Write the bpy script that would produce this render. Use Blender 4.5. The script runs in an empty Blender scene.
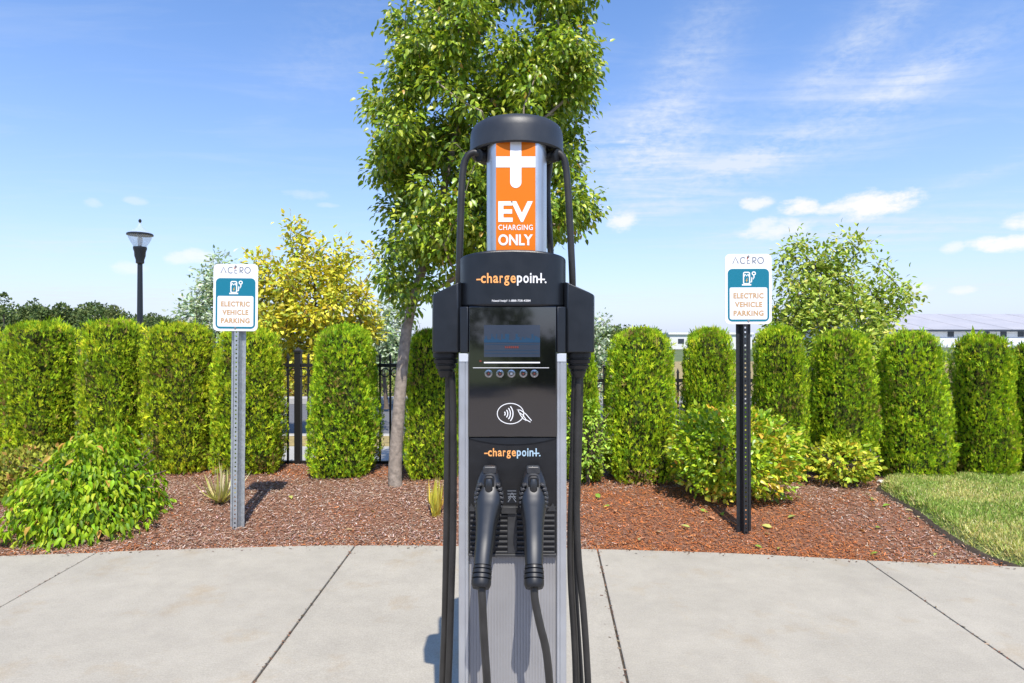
import bpy, bmesh, math, random
import numpy as np
from mathutils import Vector, Matrix, noise

random.seed(7)
RNG = np.random.default_rng(11)
SC = bpy.context.scene
COL = SC.collection
F = 620.0          # focal length in pixels of the 1024 wide photograph
CX, CY = 512.0, 341.5
H = 1.28           # eye height above the concrete
SHADOW = (-0.17, 1.0)   # direction shadows fall on the ground
SUN_EL = math.radians(57)


def W(px, py, y):
    """World point on the sight line of a photo point at distance y."""
    return Vector(((px - CX) * y / F, y, H - (py - CY) * y / F))


# ------------------------------------------------------------------ materials
def new_mat(name):
    m = bpy.data.materials.new(name)
    m.use_nodes = True
    nt = m.node_tree
    b = nt.nodes['Principled BSDF']
    return m, nt, b


def mat_plain(name, col, rough=0.5, metal=0.0, spec=0.5, var=0.0, scale=30.0, bump=0.0, bump_scale=200.0, coat=0.0):
    m, nt, b = new_mat(name)
    b.inputs['Base Color'].default_value = (*col, 1)
    b.inputs['Roughness'].default_value = rough
    b.inputs['Metallic'].default_value = metal
    b.inputs['Specular IOR Level'].default_value = spec
    b.inputs['Coat Weight'].default_value = coat
    tc = nt.nodes.new('ShaderNodeTexCoord')
    if var > 0:
        n = nt.nodes.new('ShaderNodeTexNoise')
        n.inputs['Scale'].default_value = scale
        n.inputs['Detail'].default_value = 6
        nt.links.new(tc.outputs['Object'], n.inputs['Vector'])
        r = nt.nodes.new('ShaderNodeValToRGB')
        r.color_ramp.elements[0].position = 0.3
        r.color_ramp.elements[1].position = 0.7
        r.color_ramp.elements[0].color = (*[c * (1 - var) for c in col], 1)
        r.color_ramp.elements[1].color = (*[min(1, c * (1 + var)) for c in col], 1)
        nt.links.new(n.outputs['Fac'], r.inputs['Fac'])
        nt.links.new(r.outputs['Color'], b.inputs['Base Color'])
        mr = nt.nodes.new('ShaderNodeMapRange')
        mr.inputs['To Min'].default_value = max(0.03, rough - 0.12)
        mr.inputs['To Max'].default_value = min(1, rough + 0.12)
        nt.links.new(n.outputs['Fac'], mr.inputs['Value'])
        nt.links.new(mr.outputs['Result'], b.inputs['Roughness'])
    if bump > 0:
        n2 = nt.nodes.new('ShaderNodeTexNoise')
        n2.inputs['Scale'].default_value = bump_scale
        n2.inputs['Detail'].default_value = 4
        nt.links.new(tc.outputs['Object'], n2.inputs['Vector'])
        bp = nt.nodes.new('ShaderNodeBump')
        bp.inputs['Strength'].default_value = bump
        bp.inputs['Distance'].default_value = 0.004
        nt.links.new(n2.outputs['Fac'], bp.inputs['Height'])
        nt.links.new(bp.outputs['Normal'], b.inputs['Normal'])
    return m


def mat_tint(name, rough=0.5, trans=0.35, spec=0.4, jitter=0.0, trans_gain=1.25):
    """Colour from the 'tint' attribute stored per leaf / chip / blade; some light passes through."""
    m, nt, b = new_mat(name)
    a = nt.nodes.new('ShaderNodeAttribute')
    a.attribute_name = 'tint'
    col = a.outputs['Color']
    if jitter > 0:
        oi = nt.nodes.new('ShaderNodeObjectInfo')
        mr = nt.nodes.new('ShaderNodeMapRange')
        mr.inputs['To Min'].default_value = 0.5 - jitter
        mr.inputs['To Max'].default_value = 0.5 + jitter
        nt.links.new(oi.outputs['Random'], mr.inputs['Value'])
        hs = nt.nodes.new('ShaderNodeHueSaturation')
        nt.links.new(mr.outputs['Result'], hs.inputs['Hue'])
        nt.links.new(col, hs.inputs['Color'])
        col = hs.outputs['Color']
    nt.links.new(col, b.inputs['Base Color'])
    b.inputs['Roughness'].default_value = rough
    b.inputs['Specular IOR Level'].default_value = spec
    if trans > 0:
        t = nt.nodes.new('ShaderNodeBsdfTranslucent')
        mx = nt.nodes.new('ShaderNodeMix')
        mx.data_type = 'RGBA'
        mx.blend_type = 'MULTIPLY'
        mx.inputs['Factor'].default_value = 1
        nt.links.new(col, mx.inputs[6])
        mx.inputs[7].default_value = (trans_gain * 1.05, trans_gain, trans_gain * 0.6, 1)
        nt.links.new(mx.outputs[2], t.inputs['Color'])
        ms = nt.nodes.new('ShaderNodeMixShader')
        ms.inputs['Fac'].default_value = trans
        nt.links.new(b.outputs['BSDF'], ms.inputs[1])
        nt.links.new(t.outputs['BSDF'], ms.inputs[2])
        nt.links.new(ms.outputs['Shader'], nt.nodes['Material Output'].inputs['Surface'])
    return m


def mat_concrete(name, col, scale=1.0):
    m, nt, b = new_mat(name)
    tc = nt.nodes.new('ShaderNodeTexCoord')
    def nz(s, det=5, rough=0.6):
        n = nt.nodes.new('ShaderNodeTexNoise')
        n.inputs['Scale'].default_value = s * scale
        n.inputs['Detail'].default_value = det
        n.inputs['Roughness'].default_value = rough
        nt.links.new(tc.outputs['Object'], n.inputs['Vector'])
        return n.outputs['Fac']
    def ramp(fac, p0, c0, p1, c1):
        r = nt.nodes.new('ShaderNodeValToRGB')
        r.color_ramp.elements[0].position = p0
        r.color_ramp.elements[1].position = p1
        r.color_ramp.elements[0].color = (*c0, 1)
        r.color_ramp.elements[1].color = (*c1, 1)
        nt.links.new(fac, r.inputs['Fac'])
        return r.outputs['Color']
    def mul(a, bb, f=1.0, mode='MULTIPLY'):
        x = nt.nodes.new('ShaderNodeMix')
        x.data_type = 'RGBA'
        x.blend_type = mode
        x.inputs['Factor'].default_value = f
        nt.links.new(a, x.inputs[6])
        nt.links.new(bb, x.inputs[7])
        return x.outputs[2]
    base = ramp(nz(1.6), 0.35, [c * 0.93 for c in col], 0.65, [c * 1.05 for c in col])
    fine = ramp(nz(160, 3, 0.7), 0.3, (0.80, 0.80, 0.79), 0.7, (1.12, 1.12, 1.11))
    stain = ramp(nz(2.7, 8, 0.68), 0.55, (1, 1, 1), 0.74, (0.88, 0.74, 0.56))
    patch = ramp(nz(7, 8, 0.75), 0.38, (0.86, 0.855, 0.85), 0.6, (1.05, 1.05, 1.04))
    c = mul(mul(mul(base, fine, 0.9), stain, 0.7), patch, 0.5)
    # small dark pits and specks
    v = nt.nodes.new('ShaderNodeTexVoronoi')
    v.inputs['Scale'].default_value = 26 * scale
    nt.links.new(tc.outputs['Object'], v.inputs['Vector'])
    c = mul(c, ramp(v.outputs['Distance'], 0.03, (0.68, 0.64, 0.60), 0.07, (1, 1, 1)), 0.5)
    nt.links.new(c, b.inputs['Base Color'])
    b.inputs['Roughness'].default_value = 0.85
    bp = nt.nodes.new('ShaderNodeBump')
    bp.inputs['Strength'].default_value = 0.6
    bp.inputs['Distance'].default_value = 0.003
    wv = nt.nodes.new('ShaderNodeTexNoise')
    mp = nt.nodes.new('ShaderNodeMapping')
    mp.inputs['Scale'].default_value = (25, 240, 1)
    nt.links.new(tc.outputs['Object'], mp.inputs['Vector'])
    nt.links.new(mp.outputs['Vector'], wv.inputs['Vector'])
    wv.inputs['Scale'].default_value = 1.0
    wv.inputs['Detail'].default_value = 3
    nt.links.new(wv.outputs['Fac'], bp.inputs['Height'])
    nt.links.new(bp.outputs['Normal'], b.inputs['Normal'])
    return m


M = {}
M['concrete'] = mat_concrete('concrete', (0.395, 0.358, 0.292))
M['joint'] = mat_plain('joint_filler', (0.07, 0.055, 0.04), 0.95, var=0.4, scale=60)
M['asphalt'] = mat_plain('asphalt', (0.125, 0.125, 0.13), 0.9, var=0.2, scale=40, bump=0.6, bump_scale=300)
M['lot'] = mat_plain('lot_asphalt', (0.26, 0.22, 0.195), 0.9, var=0.25, scale=30, bump=0.6, bump_scale=300)
M['paint'] = mat_plain('road_paint', (0.75, 0.74, 0.70), 0.7, var=0.1, scale=50)
M['kerb'] = mat_concrete('kerb_concrete', (0.40, 0.39, 0.37))
M['soil'] = mat_plain('mulch_bed', (0.19, 0.085, 0.045), 0.95, var=0.5, scale=45, bump=1.0, bump_scale=90)
M['verge'] = mat_plain('dry_grass', (0.30, 0.23, 0.09), 0.95, var=0.35, scale=8, bump=0.8, bump_scale=80)
M['ground'] = mat_plain('field', (0.10, 0.13, 0.04), 0.95, var=0.3, scale=0.4)
M['turf'] = mat_plain('turf_soil', (0.17, 0.20, 0.06), 0.95, var=0.4, scale=20, bump=0.8, bump_scale=120)
M['bark'] = mat_plain('bark', (0.27, 0.225, 0.18), 0.9, var=0.38, scale=22, bump=0.9, bump_scale=70)
M['twig'] = mat_plain('twig_bark', (0.13, 0.10, 0.075), 0.9, var=0.3, scale=30)
M['fence'] = mat_plain('black_fence_paint', (0.012, 0.012, 0.013), 0.45)
M['galv'] = mat_plain('galvanised_steel', (0.42, 0.45, 0.47), 0.45, metal=0.65, var=0.15, scale=60)
M['blackpost'] = mat_plain('black_post_paint', (0.016, 0.018, 0.021), 0.45, var=0.2, scale=60)
M['signwhite'] = mat_plain('sign_white', (0.78, 0.78, 0.79), 0.4)
M['teal'] = mat_plain('sign_teal', (0.003, 0.165, 0.245), 0.4)
M['tan'] = mat_plain('sign_tan', (0.50, 0.32, 0.16), 0.45)
M['signgrey'] = mat_plain('sign_grey', (0.20, 0.22, 0.26), 0.45)
M['rust'] = mat_plain('sign_red', (0.42, 0.11, 0.04), 0.45)
M['gold'] = mat_plain('sign_gold', (0.60, 0.36, 0.06), 0.45)
M['bolt'] = mat_plain('bolt_steel', (0.35, 0.33, 0.32), 0.4, metal=0.8)
M['plastic'] = mat_plain('charcoal_plastic', (0.0095, 0.012, 0.0165), 0.36, spec=0.5, var=0.12, scale=25, bump=0.12, bump_scale=900)
M['capplastic'] = mat_plain('cap_plastic', (0.026, 0.029, 0.034), 0.42, var=0.12, scale=25, bump=0.12, bump_scale=900)
M['plastic2'] = mat_plain('black_plastic', (0.010, 0.010, 0.011), 0.45, var=0.15, scale=40)
M['rubber'] = mat_plain('cable_rubber', (0.026, 0.0245, 0.023), 0.42, var=0.25, scale=18)
M['handle'] = mat_plain('connector_shell', (0.008, 0.0085, 0.0095), 0.40, spec=0.8, var=0.2, scale=18)
M['handle2'] = mat_plain('connector_grip', (0.035, 0.036, 0.039), 0.45, var=0.2, scale=60)
M['alu'] = mat_plain('satin_aluminium', (0.56, 0.58, 0.61), 0.38, metal=0.75, var=0.06, scale=12)
M['alupanel'] = mat_plain('grey_panel', (0.31, 0.305, 0.31), 0.5, metal=0.25, var=0.06, scale=9)
M['glass'] = mat_plain('display_glass', (0.004, 0.004, 0.0045), 0.05, spec=0.6)
M['glass'].node_tree.nodes['Principled BSDF'].inputs['IOR'].default_value = 1.95
M['screen'] = mat_plain('lcd_grey', (0.035, 0.046, 0.07), 0.12, spec=0.6)
M['skyline'] = mat_plain('lcd_blue', (0.015, 0.05, 0.10), 0.25)
M['lcdred'] = mat_plain('lcd_red', (0.16, 0.03, 0.02), 0.3)
M['chrome'] = mat_plain('chrome', (0.40, 0.42, 0.45), 0.15, metal=1.0)
M['orange'] = mat_plain('orange_vinyl', (0.70, 0.165, 0.003), 0.5, spec=0.25)
M['logoorange'] = mat_plain('logo_orange', (0.92, 0.40, 0.12), 0.45)
M['endcap'] = mat_plain('end_cap', (0.50, 0.53, 0.57), 0.35)
M['white'] = mat_plain('white_vinyl', (0.80, 0.80, 0.80), 0.4)
M['logogrey'] = mat_plain('logo_pale_blue', (0.40, 0.55, 0.66), 0.45)
M['lampblack'] = mat_plain('lamp_black', (0.012, 0.014, 0.018), 0.4)
M['roof'] = mat_plain('metal_roof', (0.46, 0.44, 0.44), 0.5, metal=0.2, var=0.05, scale=0.2)
M['roof2'] = mat_plain('pale_roof', (0.62, 0.64, 0.68), 0.5, var=0.05, scale=0.2)
M['wall'] = mat_plain('white_wall', (0.66, 0.66, 0.64), 0.7, var=0.05, scale=0.3)
M['window'] = mat_plain('dark_window', (0.035, 0.045, 0.06), 0.15)
M['rock'] = mat_plain('pale_rock', (0.60, 0.58, 0.54), 0.9, var=0.15, scale=30)
M['hedge'] = mat_tint('hedge_leaf', 0.65, 0.16, 0.12, jitter=0.012, trans_gain=1.2)
M['leaf'] = mat_tint('glossy_leaf', 0.36, 0.27, 0.5, trans_gain=1.4)
M['softleaf'] = mat_tint('soft_leaf', 0.5, 0.27, 0.35, trans_gain=1.35)
M['farleaf'] = mat_tint('far_leaf', 0.7, 0.15, 0.2, trans_gain=1.0)
M['chip'] = mat_tint('mulch_chip', 0.9, 0.0, 0.2)
M['blade'] = mat_tint('grass_blade', 0.55, 0.30, 0.3)
M['core'] = mat_plain('hedge_core_shade', (0.028, 0.034, 0.012), 1.0, var=0.4, scale=20)  # dark tone meant as painted shade inside the hedge columns

# clear glass for the lamp globe
gm, gnt, gb = new_mat('lamp_glass')
gb.inputs['Base Color'].default_value = (0.93, 0.95, 0.96, 1)
gb.inputs['Roughness'].default_value = 0.22
gb.inputs['IOR'].default_value = 1.45
gt = gnt.nodes.new('ShaderNodeBsdfTransparent'); gt.inputs['Color'].default_value = (0.96, 0.97, 0.98, 1)
gx = gnt.nodes.new('ShaderNodeMixShader'); gx.inputs['Fac'].default_value = 0.16
gnt.links.new(gt.outputs[0], gx.inputs[1]); gnt.links.new(gb.outputs['BSDF'], gx.inputs[2])
gnt.links.new(gx.outputs[0], gnt.nodes['Material Output'].inputs['Surface'])
M['lampglass'] = gm


# ------------------------------------------------------------------ object helpers
def tag(o, label=None, cat=None, group=None, kind=None):
    if label: o['label'] = label
    if cat: o['category'] = cat
    if group: o['group'] = group
    if kind: o['kind'] = kind
    return o


def empty(name, loc, label, cat, group=None):
    o = bpy.data.objects.new(name, None)
    o.empty_display_size = 0.1
    o.location = loc
    COL.objects.link(o)
    return tag(o, label, cat, group)


def link_mesh(name, me, mat, parent=None, loc=None):
    """World-space mesh data becomes an object of the thing `parent` (or a top-level one standing at loc)."""
    if mat is not None:
        me.materials.append(mat)
    o = bpy.data.objects.new(name, me)
    COL.objects.link(o)
    if parent is not None:
        root = parent
        while root.parent: root = root.parent
        me.transform(Matrix.Translation(-root.location))
        o.parent = parent
    elif loc is not None:
        me.transform(Matrix.Translation(-Vector(loc)))
        o.location = loc
    return o


class MB:
    def __init__(self):
        self.v, self.f = [], []

    def add(self, vs, fs):
        n = len(self.v)
        self.v += [tuple(p) for p in vs]
        self.f += [tuple(i + n for i in f) for f in fs]
        return self

    def box(self, c, s, rot=None):
        hx, hy, hz = s[0] / 2, s[1] / 2, s[2] / 2
        vs = [Vector((x, y, z)) for z in (-hz, hz) for y in (-hy, hy) for x in (-hx, hx)]
        if rot is not None: vs = [rot @ p for p in vs]
        vs = [p + Vector(c) for p in vs]
        return self.add(vs, [(0, 2, 3, 1), (4, 5, 7, 6), (0, 1, 5, 4), (2, 6, 7, 3), (0, 4, 6, 2), (1, 3, 7, 5)])

    def box2(self, a, b):
        return self.box([(a[i] + b[i]) / 2 for i in range(3)], [abs(b[i] - a[i]) for i in range(3)])

    def prism(self, plan, z0, z1, z0f=None, z1f=None):
        """plan: list of (x,y), counter clockwise from above."""
        n = len(plan)
        vs = [(x, y, z0f(x, y) if z0f else z0) for x, y in plan] + [(x, y, z1f(x, y) if z1f else z1) for x, y in plan]
        fs = [tuple(reversed(range(n))), tuple(range(n, 2 * n))]
        fs += [(i, (i + 1) % n, n + (i + 1) % n, n + i) for i in range(n)]
        return self.add(vs, fs)

    def slab(self, poly, y, t):
        """poly: (x,z) outline facing the viewer (-Y), front at y, thickness t behind it."""
        n = len(poly)
        vs = [(x, y, z) for x, z in poly] + [(x, y + t, z) for x, z in poly]
        fs = [tuple(range(n)), tuple(reversed(range(n, 2 * n)))]
        fs += [(i, n + i, n + (i + 1) % n, (i + 1) % n) for i in range(n)]
        return self.add(vs, fs)

    def loft(self, pts, rx, ry=None, n=12, cap=True, up=Vector((0, 1, 0)), power=2.0):
        """Rings along pts; rx across, ry in the depth direction."""
        if not hasattr(rx, '__len__'): rx = [rx] * len(pts)
        if ry is None: ry = rx
        if not hasattr(ry, '__len__'): ry = [ry] * len(pts)
        pts = [Vector(p) for p in pts]
        vs, fs = [], []
        prev = None
        for i, p in enumerate(pts):
            t = (pts[min(i + 1, len(pts) - 1)] - pts[max(i - 1, 0)])
            t = t.normalized() if t.length > 1e-9 else Vector((0, 0, 1))
            if prev is None:
                s = t.cross(up)
                if s.length < 0.05: s = t.cross(Vector((1, 0, 0)))
            else:
                s = prev - t * prev.dot(t)
            s.normalize()
            prev = s.copy()
            q = s.cross(t).normalized()
            for k in range(n):
                a = 2 * math.pi * k / n
                ca, sa = math.cos(a), math.sin(a)
                if power != 2.0:
                    ca = math.copysign(abs(ca) ** (2 / power), ca)
                    sa = math.copysign(abs(sa) ** (2 / power), sa)
                vs.append(p + s * ca * rx[i] + q * sa * ry[i])
        for i in range(len(pts) - 1):
            for k in range(n):
                a, b = i * n + k, i * n + (k + 1) % n
                fs.append((a, b, b + n, a + n))
        if cap:
            fs.append(tuple(reversed(range(n))))
            fs.append(tuple(range((len(pts) - 1) * n, len(pts) * n)))
        return self.add(vs, fs)

    def lathe(self, prof, c, n=24):
        """prof: (r, z) from bottom to top about the vertical through c."""
        vs, fs = [], []
        for r, z in prof:
            for k in range(n):
                a = 2 * math.pi * k / n
                vs.append((c[0] + r * math.cos(a), c[1] + r * math.sin(a), c[2] + z))
        for i in range(len(prof) - 1):
            for k in range(n):
                a, b = i * n + k, i * n + (k + 1) % n
                fs.append((a, b, b + n, a + n))
        fs.append(tuple(reversed(range(n))))
        fs.append(tuple(range((len(prof) - 1) * n, len(prof) * n)))
        return self.add(vs, fs)

    def build(self, name, mat, parent=None, loc=None, bevel=0.0, segs=2, smooth=35, fix=True):
        me = bpy.data.meshes.new(name)
        me.from_pydata(self.v, [], self.f)
        if fix:
            bm = bmesh.new(); bm.from_mesh(me)
            bmesh.ops.recalc_face_normals(bm, faces=bm.faces)
            bm.to_mesh(me); bm.free()
        if smooth:
            me.shade_smooth()
            me.set_sharp_from_angle(angle=math.radians(smooth))
        o = link_mesh(name, me, mat, parent, loc)
        if bevel > 0:
            md = o.modifiers.new('Bevel', 'BEVEL')
            md.width = bevel; md.segments = segs; md.limit_method = 'ANGLE'; md.angle_limit = math.radians(35)
        return o


def rrect(x0, z0, x1, z1, r, n=6):
    pts = []
    for cx, cz, a0 in ((x1 - r, z1 - r, 0), (x0 + r, z1 - r, 90), (x0 + r, z0 + r, 180), (x1 - r, z0 + r, 270)):
        for k in range(n + 1):
            a = math.radians(a0 + 90 * k / n)
            pts.append((cx + r * math.cos(a), cz + r * math.sin(a)))
    return pts


def ellipse(cx, cz, rx, rz, n=28, a0=0, a1=360):
    full = abs(a1 - a0) >= 360
    return [(cx + rx * math.cos(math.radians(a0 + (a1 - a0) * k / (n if full else n - 1))),
             cz + rz * math.sin(math.radians(a0 + (a1 - a0) * k / (n if full else n - 1)))) for k in range(n)]


def stroke(mb, pts, w, y, t, closed=False):
    """A flat painted line of width w through (x,z) points, facing the viewer."""
    n = len(pts)
    L, R = [], []
    for i in range(n):
        if closed:
            a, b = Vector(pts[i - 1]), Vector(pts[(i + 1) % n])
        else:
            a, b = Vector(pts[max(0, i - 1)]), Vector(pts[min(n - 1, i + 1)])
        d = (b - a).normalized()
        nn = Vector((-d.y, d.x)) * w / 2
        L.append(Vector(pts[i]) + nn); R.append(Vector(pts[i]) - nn)
    m = n if closed else n - 1
    vs = [(p.x, y, p.y) for p in L] + [(p.x, y, p.y) for p in R] + [(p.x, y + t, p.y) for p in L] + [(p.x, y + t, p.y) for p in R]
    fs = []
    for i in range(m):
        j = (i + 1) % n
        fs += [(i, n + i, n + j, j), (i, j, 2 * n + j, 2 * n + i), (n + i, 3 * n + i, 3 * n + j, n + j)]
    mb.add(vs, fs)


def text_mb(body, x0, x1, z0, z1, y, offset=0.0, mb=None, t=0.0006, spacing=1.0):
    """Letters fitted in the upright rectangle x0..x1, z0..z1 at distance y, facing the viewer."""
    cu = bpy.data.curves.new('tmp_text', 'FONT')
    cu.body = body
    cu.size = 1.0
    cu.offset = offset
    cu.space_character = spacing
    cu.resolution_u = 5
    ob = bpy.data.objects.new('tmp_text', cu)
    COL.objects.link(ob)
    dg = bpy.context.evaluated_depsgraph_get()
    me = bpy.data.meshes.new_from_object(ob.evaluated_get(dg))
    v = np.zeros(len(me.vertices) * 3); me.vertices.foreach_get('co', v); v = v.reshape(-1, 3)
    fs = [tuple(p.vertices) for p in me.polygons]
    bpy.data.objects.remove(ob); bpy.data.curves.remove(cu); bpy.data.meshes.remove(me)
    mn, mx = v.min(0), v.max(0)
    sx, sz = (x1 - x0) / (mx[0] - mn[0]), (z1 - z0) / (mx[1] - mn[1])
    vs = [(x0 + (p[0] - mn[0]) * sx, y, z0 + (p[1] - mn[1]) * sz) for p in v]
    mb = mb or MB()
    mb.add(vs, fs)
    return mb


def catmull(pts, x):
    """Smooth y(x) through points sorted by x."""
    xs = [p[0] for p in pts]; ys = [p[1] for p in pts]
    if x <= xs[0]:
        return ys[0] + (x - xs[0]) * (ys[1] - ys[0]) / (xs[1] - xs[0])
    if x >= xs[-1]:
        return ys[-1] + (x - xs[-1]) * (ys[-1] - ys[-2]) / (xs[-1] - xs[-2])
    i = max(k for k in range(len(xs) - 1) if xs[k] <= x)
    h = xs[i + 1] - xs[i]; t = (x - xs[i]) / h
    def sl(k):
        a, b = max(0, k - 1), min(len(xs) - 1, k + 1)
        return (ys[b] - ys[a]) / (xs[b] - xs[a])
    m0, m1 = sl(i) * h, sl(i + 1) * h
    return (2 * t**3 - 3 * t**2 + 1) * ys[i] + (t**3 - 2 * t**2 + t) * m0 + (-2 * t**3 + 3 * t**2) * ys[i + 1] + (t**3 - t**2) * m1


def spline(pts, n=8):
    pts = [Vector(p) for p in pts]
    out = []
    for i in range(len(pts) - 1):
        p0, p1, p2, p3 = pts[max(0, i - 1)], pts[i], pts[i + 1], pts[min(len(pts) - 1, i + 2)]
        for k in range(n):
            t = k / n
            out.append(0.5 * (2 * p1 + (p2 - p0) * t + (2 * p0 - 5 * p1 + 4 * p2 - p3) * t * t + (3 * p1 - p0 - 3 * p2 + p3) * t**3))
    out.append(pts[-1])
    return out


# ------------------------------------------------------------------ scatter helpers
def soup(name, tv, tf, pos, rot, scl, tint):
    """One mesh holding len(pos) copies of a small template (tv, tf); rot n x 3 x 3, scl n or n x 3, tint n x 3."""
    tv = np.asarray(tv, float)
    n, k = len(pos), len(tv)
    scl = np.asarray(scl, float)
    if scl.ndim == 1: scl = scl[:, None].repeat(3, 1)
    v = tv[None] * scl[:, None, :]
    v = np.einsum('nij,nkj->nki', rot, v) + np.asarray(pos)[:, None, :]
    me = bpy.data.meshes.new(name)
    sizes = np.array([len(f) for f in tf]); flat = np.concatenate([np.array(f) for f in tf])
    loops = (flat[None] + (np.arange(n) * k)[:, None]).ravel()
    starts = np.concatenate([[0], np.cumsum(np.tile(sizes, n))[:-1]])
    me.vertices.add(n * k); me.vertices.foreach_set('co', v.ravel())
    me.loops.add(len(loops)); me.loops.foreach_set('vertex_index', loops.astype(np.int32))
    me.polygons.add(n * len(tf)); me.polygons.foreach_set('loop_start', starts.astype(np.int32))
    me.update(calc_edges=True)
    at = me.attributes.new('tint', 'FLOAT_COLOR', 'POINT')
    c = np.ones((n, k, 4)); c[:, :, :3] = np.asarray(tint)[:, None, :]
    at.data.foreach_set('color', c.ravel())
    return me


def join_into(me, v2, f2, tint):
    """Append plain geometry (with one tint) to a soup mesh."""
    bm = bmesh.new(); bm.from_mesh(me)
    lay = bm.verts.layers.float_color.get('tint')
    nv = [bm.verts.new(p) for p in v2]
    for q in nv: q[lay] = (*tint, 1)
    for f in f2:
        try: bm.faces.new([nv[i] for i in f])
        except ValueError: pass
    bm.to_mesh(me); bm.free()


def frames(direction, normal):
    """Rotation matrices whose local Y is direction and whose local Z is close to normal."""
    y = direction / (np.linalg.norm(direction, axis=1, keepdims=True) + 1e-9)
    x = np.cross(y, normal); x /= (np.linalg.norm(x, axis=1, keepdims=True) + 1e-9)
    z = np.cross(x, y)
    return np.stack([x, y, z], axis=2)


def rand_dir(n, rng=RNG):
    d = rng.normal(size=(n, 3))
    return d / np.linalg.norm(d, axis=1, keepdims=True)


def palette(n, cols, weights, rng=RNG, jit=0.16, gain=1.0):
    cols = np.asarray(cols) * gain; idx = rng.choice(len(cols), size=n, p=np.asarray(weights) / np.sum(weights))
    c = cols[idx] * (1 + rng.normal(size=(n, 1)) * jit)
    return np.clip(c * (1 + rng.normal(size=(n, 3)) * 0.05), 0.004, 0.95)


LEAF_V = [(0, 0, 0), (-.25, .28, .06), (0, .3, 0), (.25, .28, .06), (-.2, .64, .03), (0, .65, -.03), (.2, .64, .03), (0, 1, -.13)]
LEAF_F = [(0, 2, 1), (0, 3, 2), (1, 2, 5, 4), (2, 3, 6, 5), (4, 5, 7), (5, 6, 7)]
SIMPLE_V = [(0, 0, 0), (-.3, .5, .05), (0, 1, -.05), (.3, .5, .05)]
SIMPLE_F = [(0, 3, 2, 1)]
SPRAY_V = [(-.05, 0, 0), (.05, 0, 0), (.10, .62, .02), (0, 1, 0), (-.10, .62, .02),
           (.03, .15, 0), (.20, .38, .02), (.46, .74, .05), (.24, .60, .02),
           (-.03, .15, 0), (-.20, .38, .02), (-.46, .74, -.03), (-.24, .60, .02)]
SPRAY_F = [(0, 1, 2, 3, 4), (5, 6, 7, 8), (9, 12, 11, 10)]


# ------------------------------------------------------------------ the lie of the land
EDGE = [(-6.0, 3.15), (-4.4, 3.50), (-3.055, 3.70), (-2.0, 3.82), (-0.98, 3.895), (0.0, 3.87), (0.52, 3.825), (1.35, 3.745), (2.08, 3.63), (2.9, 3.52), (4.2, 3.28), (6.0, 2.85)]


def edge(x):
    return catmull(EDGE, x)


def sst(t):
    t = max(0.0, min(1.0, t)); return t * t * (3 - 2 * t)


def gz(x, y):
    """Height of the mulch bed."""
    d = y - edge(x)
    z = -0.022 + 0.105 * sst(d / 0.9)
    z += 0.014 * (noise.noise(Vector((x * 1.7, y * 1.7, 0))) ) * sst(d / 0.4)
    if y > 5.95: z -= 0.10 * sst((y - 5.95) / 0.5)
    return z


def on_bed(px, py):
    """The bed point seen at a photo point."""
    y = 4.0
    for _ in range(30):
        x = (px - CX) * y / F
        y = 0.5 * y + 0.5 * (H - gz(x, y)) * F / (py - CY)
    return Vector(((px - CX) * y / F, y, gz((px - CX) * y / F, y)))


# ground sheet to the horizon
g = MB()
R_ = 900
gp = MB().add([(-R_, -R_, -0.16), (R_, -R_, -0.16), (R_, R_, -0.16), (-R_, R_, -0.16)], [(0, 1, 2, 3)])
tag(gp.build('ground', M['ground'], smooth=0), kind='structure')

# concrete pavement: slabs between tooled joints that run away from the viewer
JOINTS = [(-5.35, -5.75), (-3.88, -4.07), (-2.42, -2.52), (-0.972, -0.985), (0.43, 0.523), (1.99, 2.08), (3.55, 3.70), (5.1, 5.35)]  # x at y=2.245, x at y=3.8


def joint_x(j, y):
    return j[0] + (j[1] - j[0]) * (y - 2.245) / (3.75 - 2.245)


pv = bmesh.new()
FRONT = 0.95
for a, b in zip(JOINTS[:-1], JOINTS[1:]):
    gap = 0.0042
    n = 14
    top = []
    ys = None
    xa0, xb0 = joint_x(a, FRONT) + gap, joint_x(b, FRONT) - gap
    ya = edge(joint_x(a, 3.7)); yb = edge(joint_x(b, 3.7))
    xa1, xb1 = joint_x(a, ya) + gap, joint_x(b, yb) - gap
    plan = [(xa0, FRONT), (xb0, FRONT)] + [(xb1 + (xa1 - xb1) * k / n, edge(xb1 + (xa1 - xb1) * k / n)) for k in range(n + 1)]
    dz = random.uniform(-0.002, 0.002)
    vt = [pv.verts.new((x, y, dz)) for x, y in plan]
    vb = [pv.verts.new((x, y, -0.11)) for x, y in plan]
    ft = pv.faces.new(vt)
    for i in range(len(plan)):
        j = (i + 1) % len(plan)
        pv.faces.new((vb[i], vb[j], vt[j], vt[i]))
    bmesh.ops.bevel(pv, geom=list(ft.edges), offset=0.006, segments=2, affect='EDGES', profile=0.6)
bmesh.ops.recalc_face_normals(pv, faces=pv.faces)
me = bpy.data.meshes.new('pavement'); pv.to_mesh(me); pv.free()
tag(link_mesh('pavement', me, M['concrete']), kind='structure')
jf = MB().add([(x, y, -0.012) for x, y in [(-6.5, 0.96), (6.5, 0.96)]] + [(x, edge(x) - 0.012, -0.012) for x in (5.2, 4.2, 3.4, 2.9, 2.1, 1.3, .5, 0, -.98, -2, -3, -4.4, -5.5)], [tuple(range(15))])
tag(jf.build('pavement_joint_filler', M['joint'], smooth=0), kind='structure')

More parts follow.
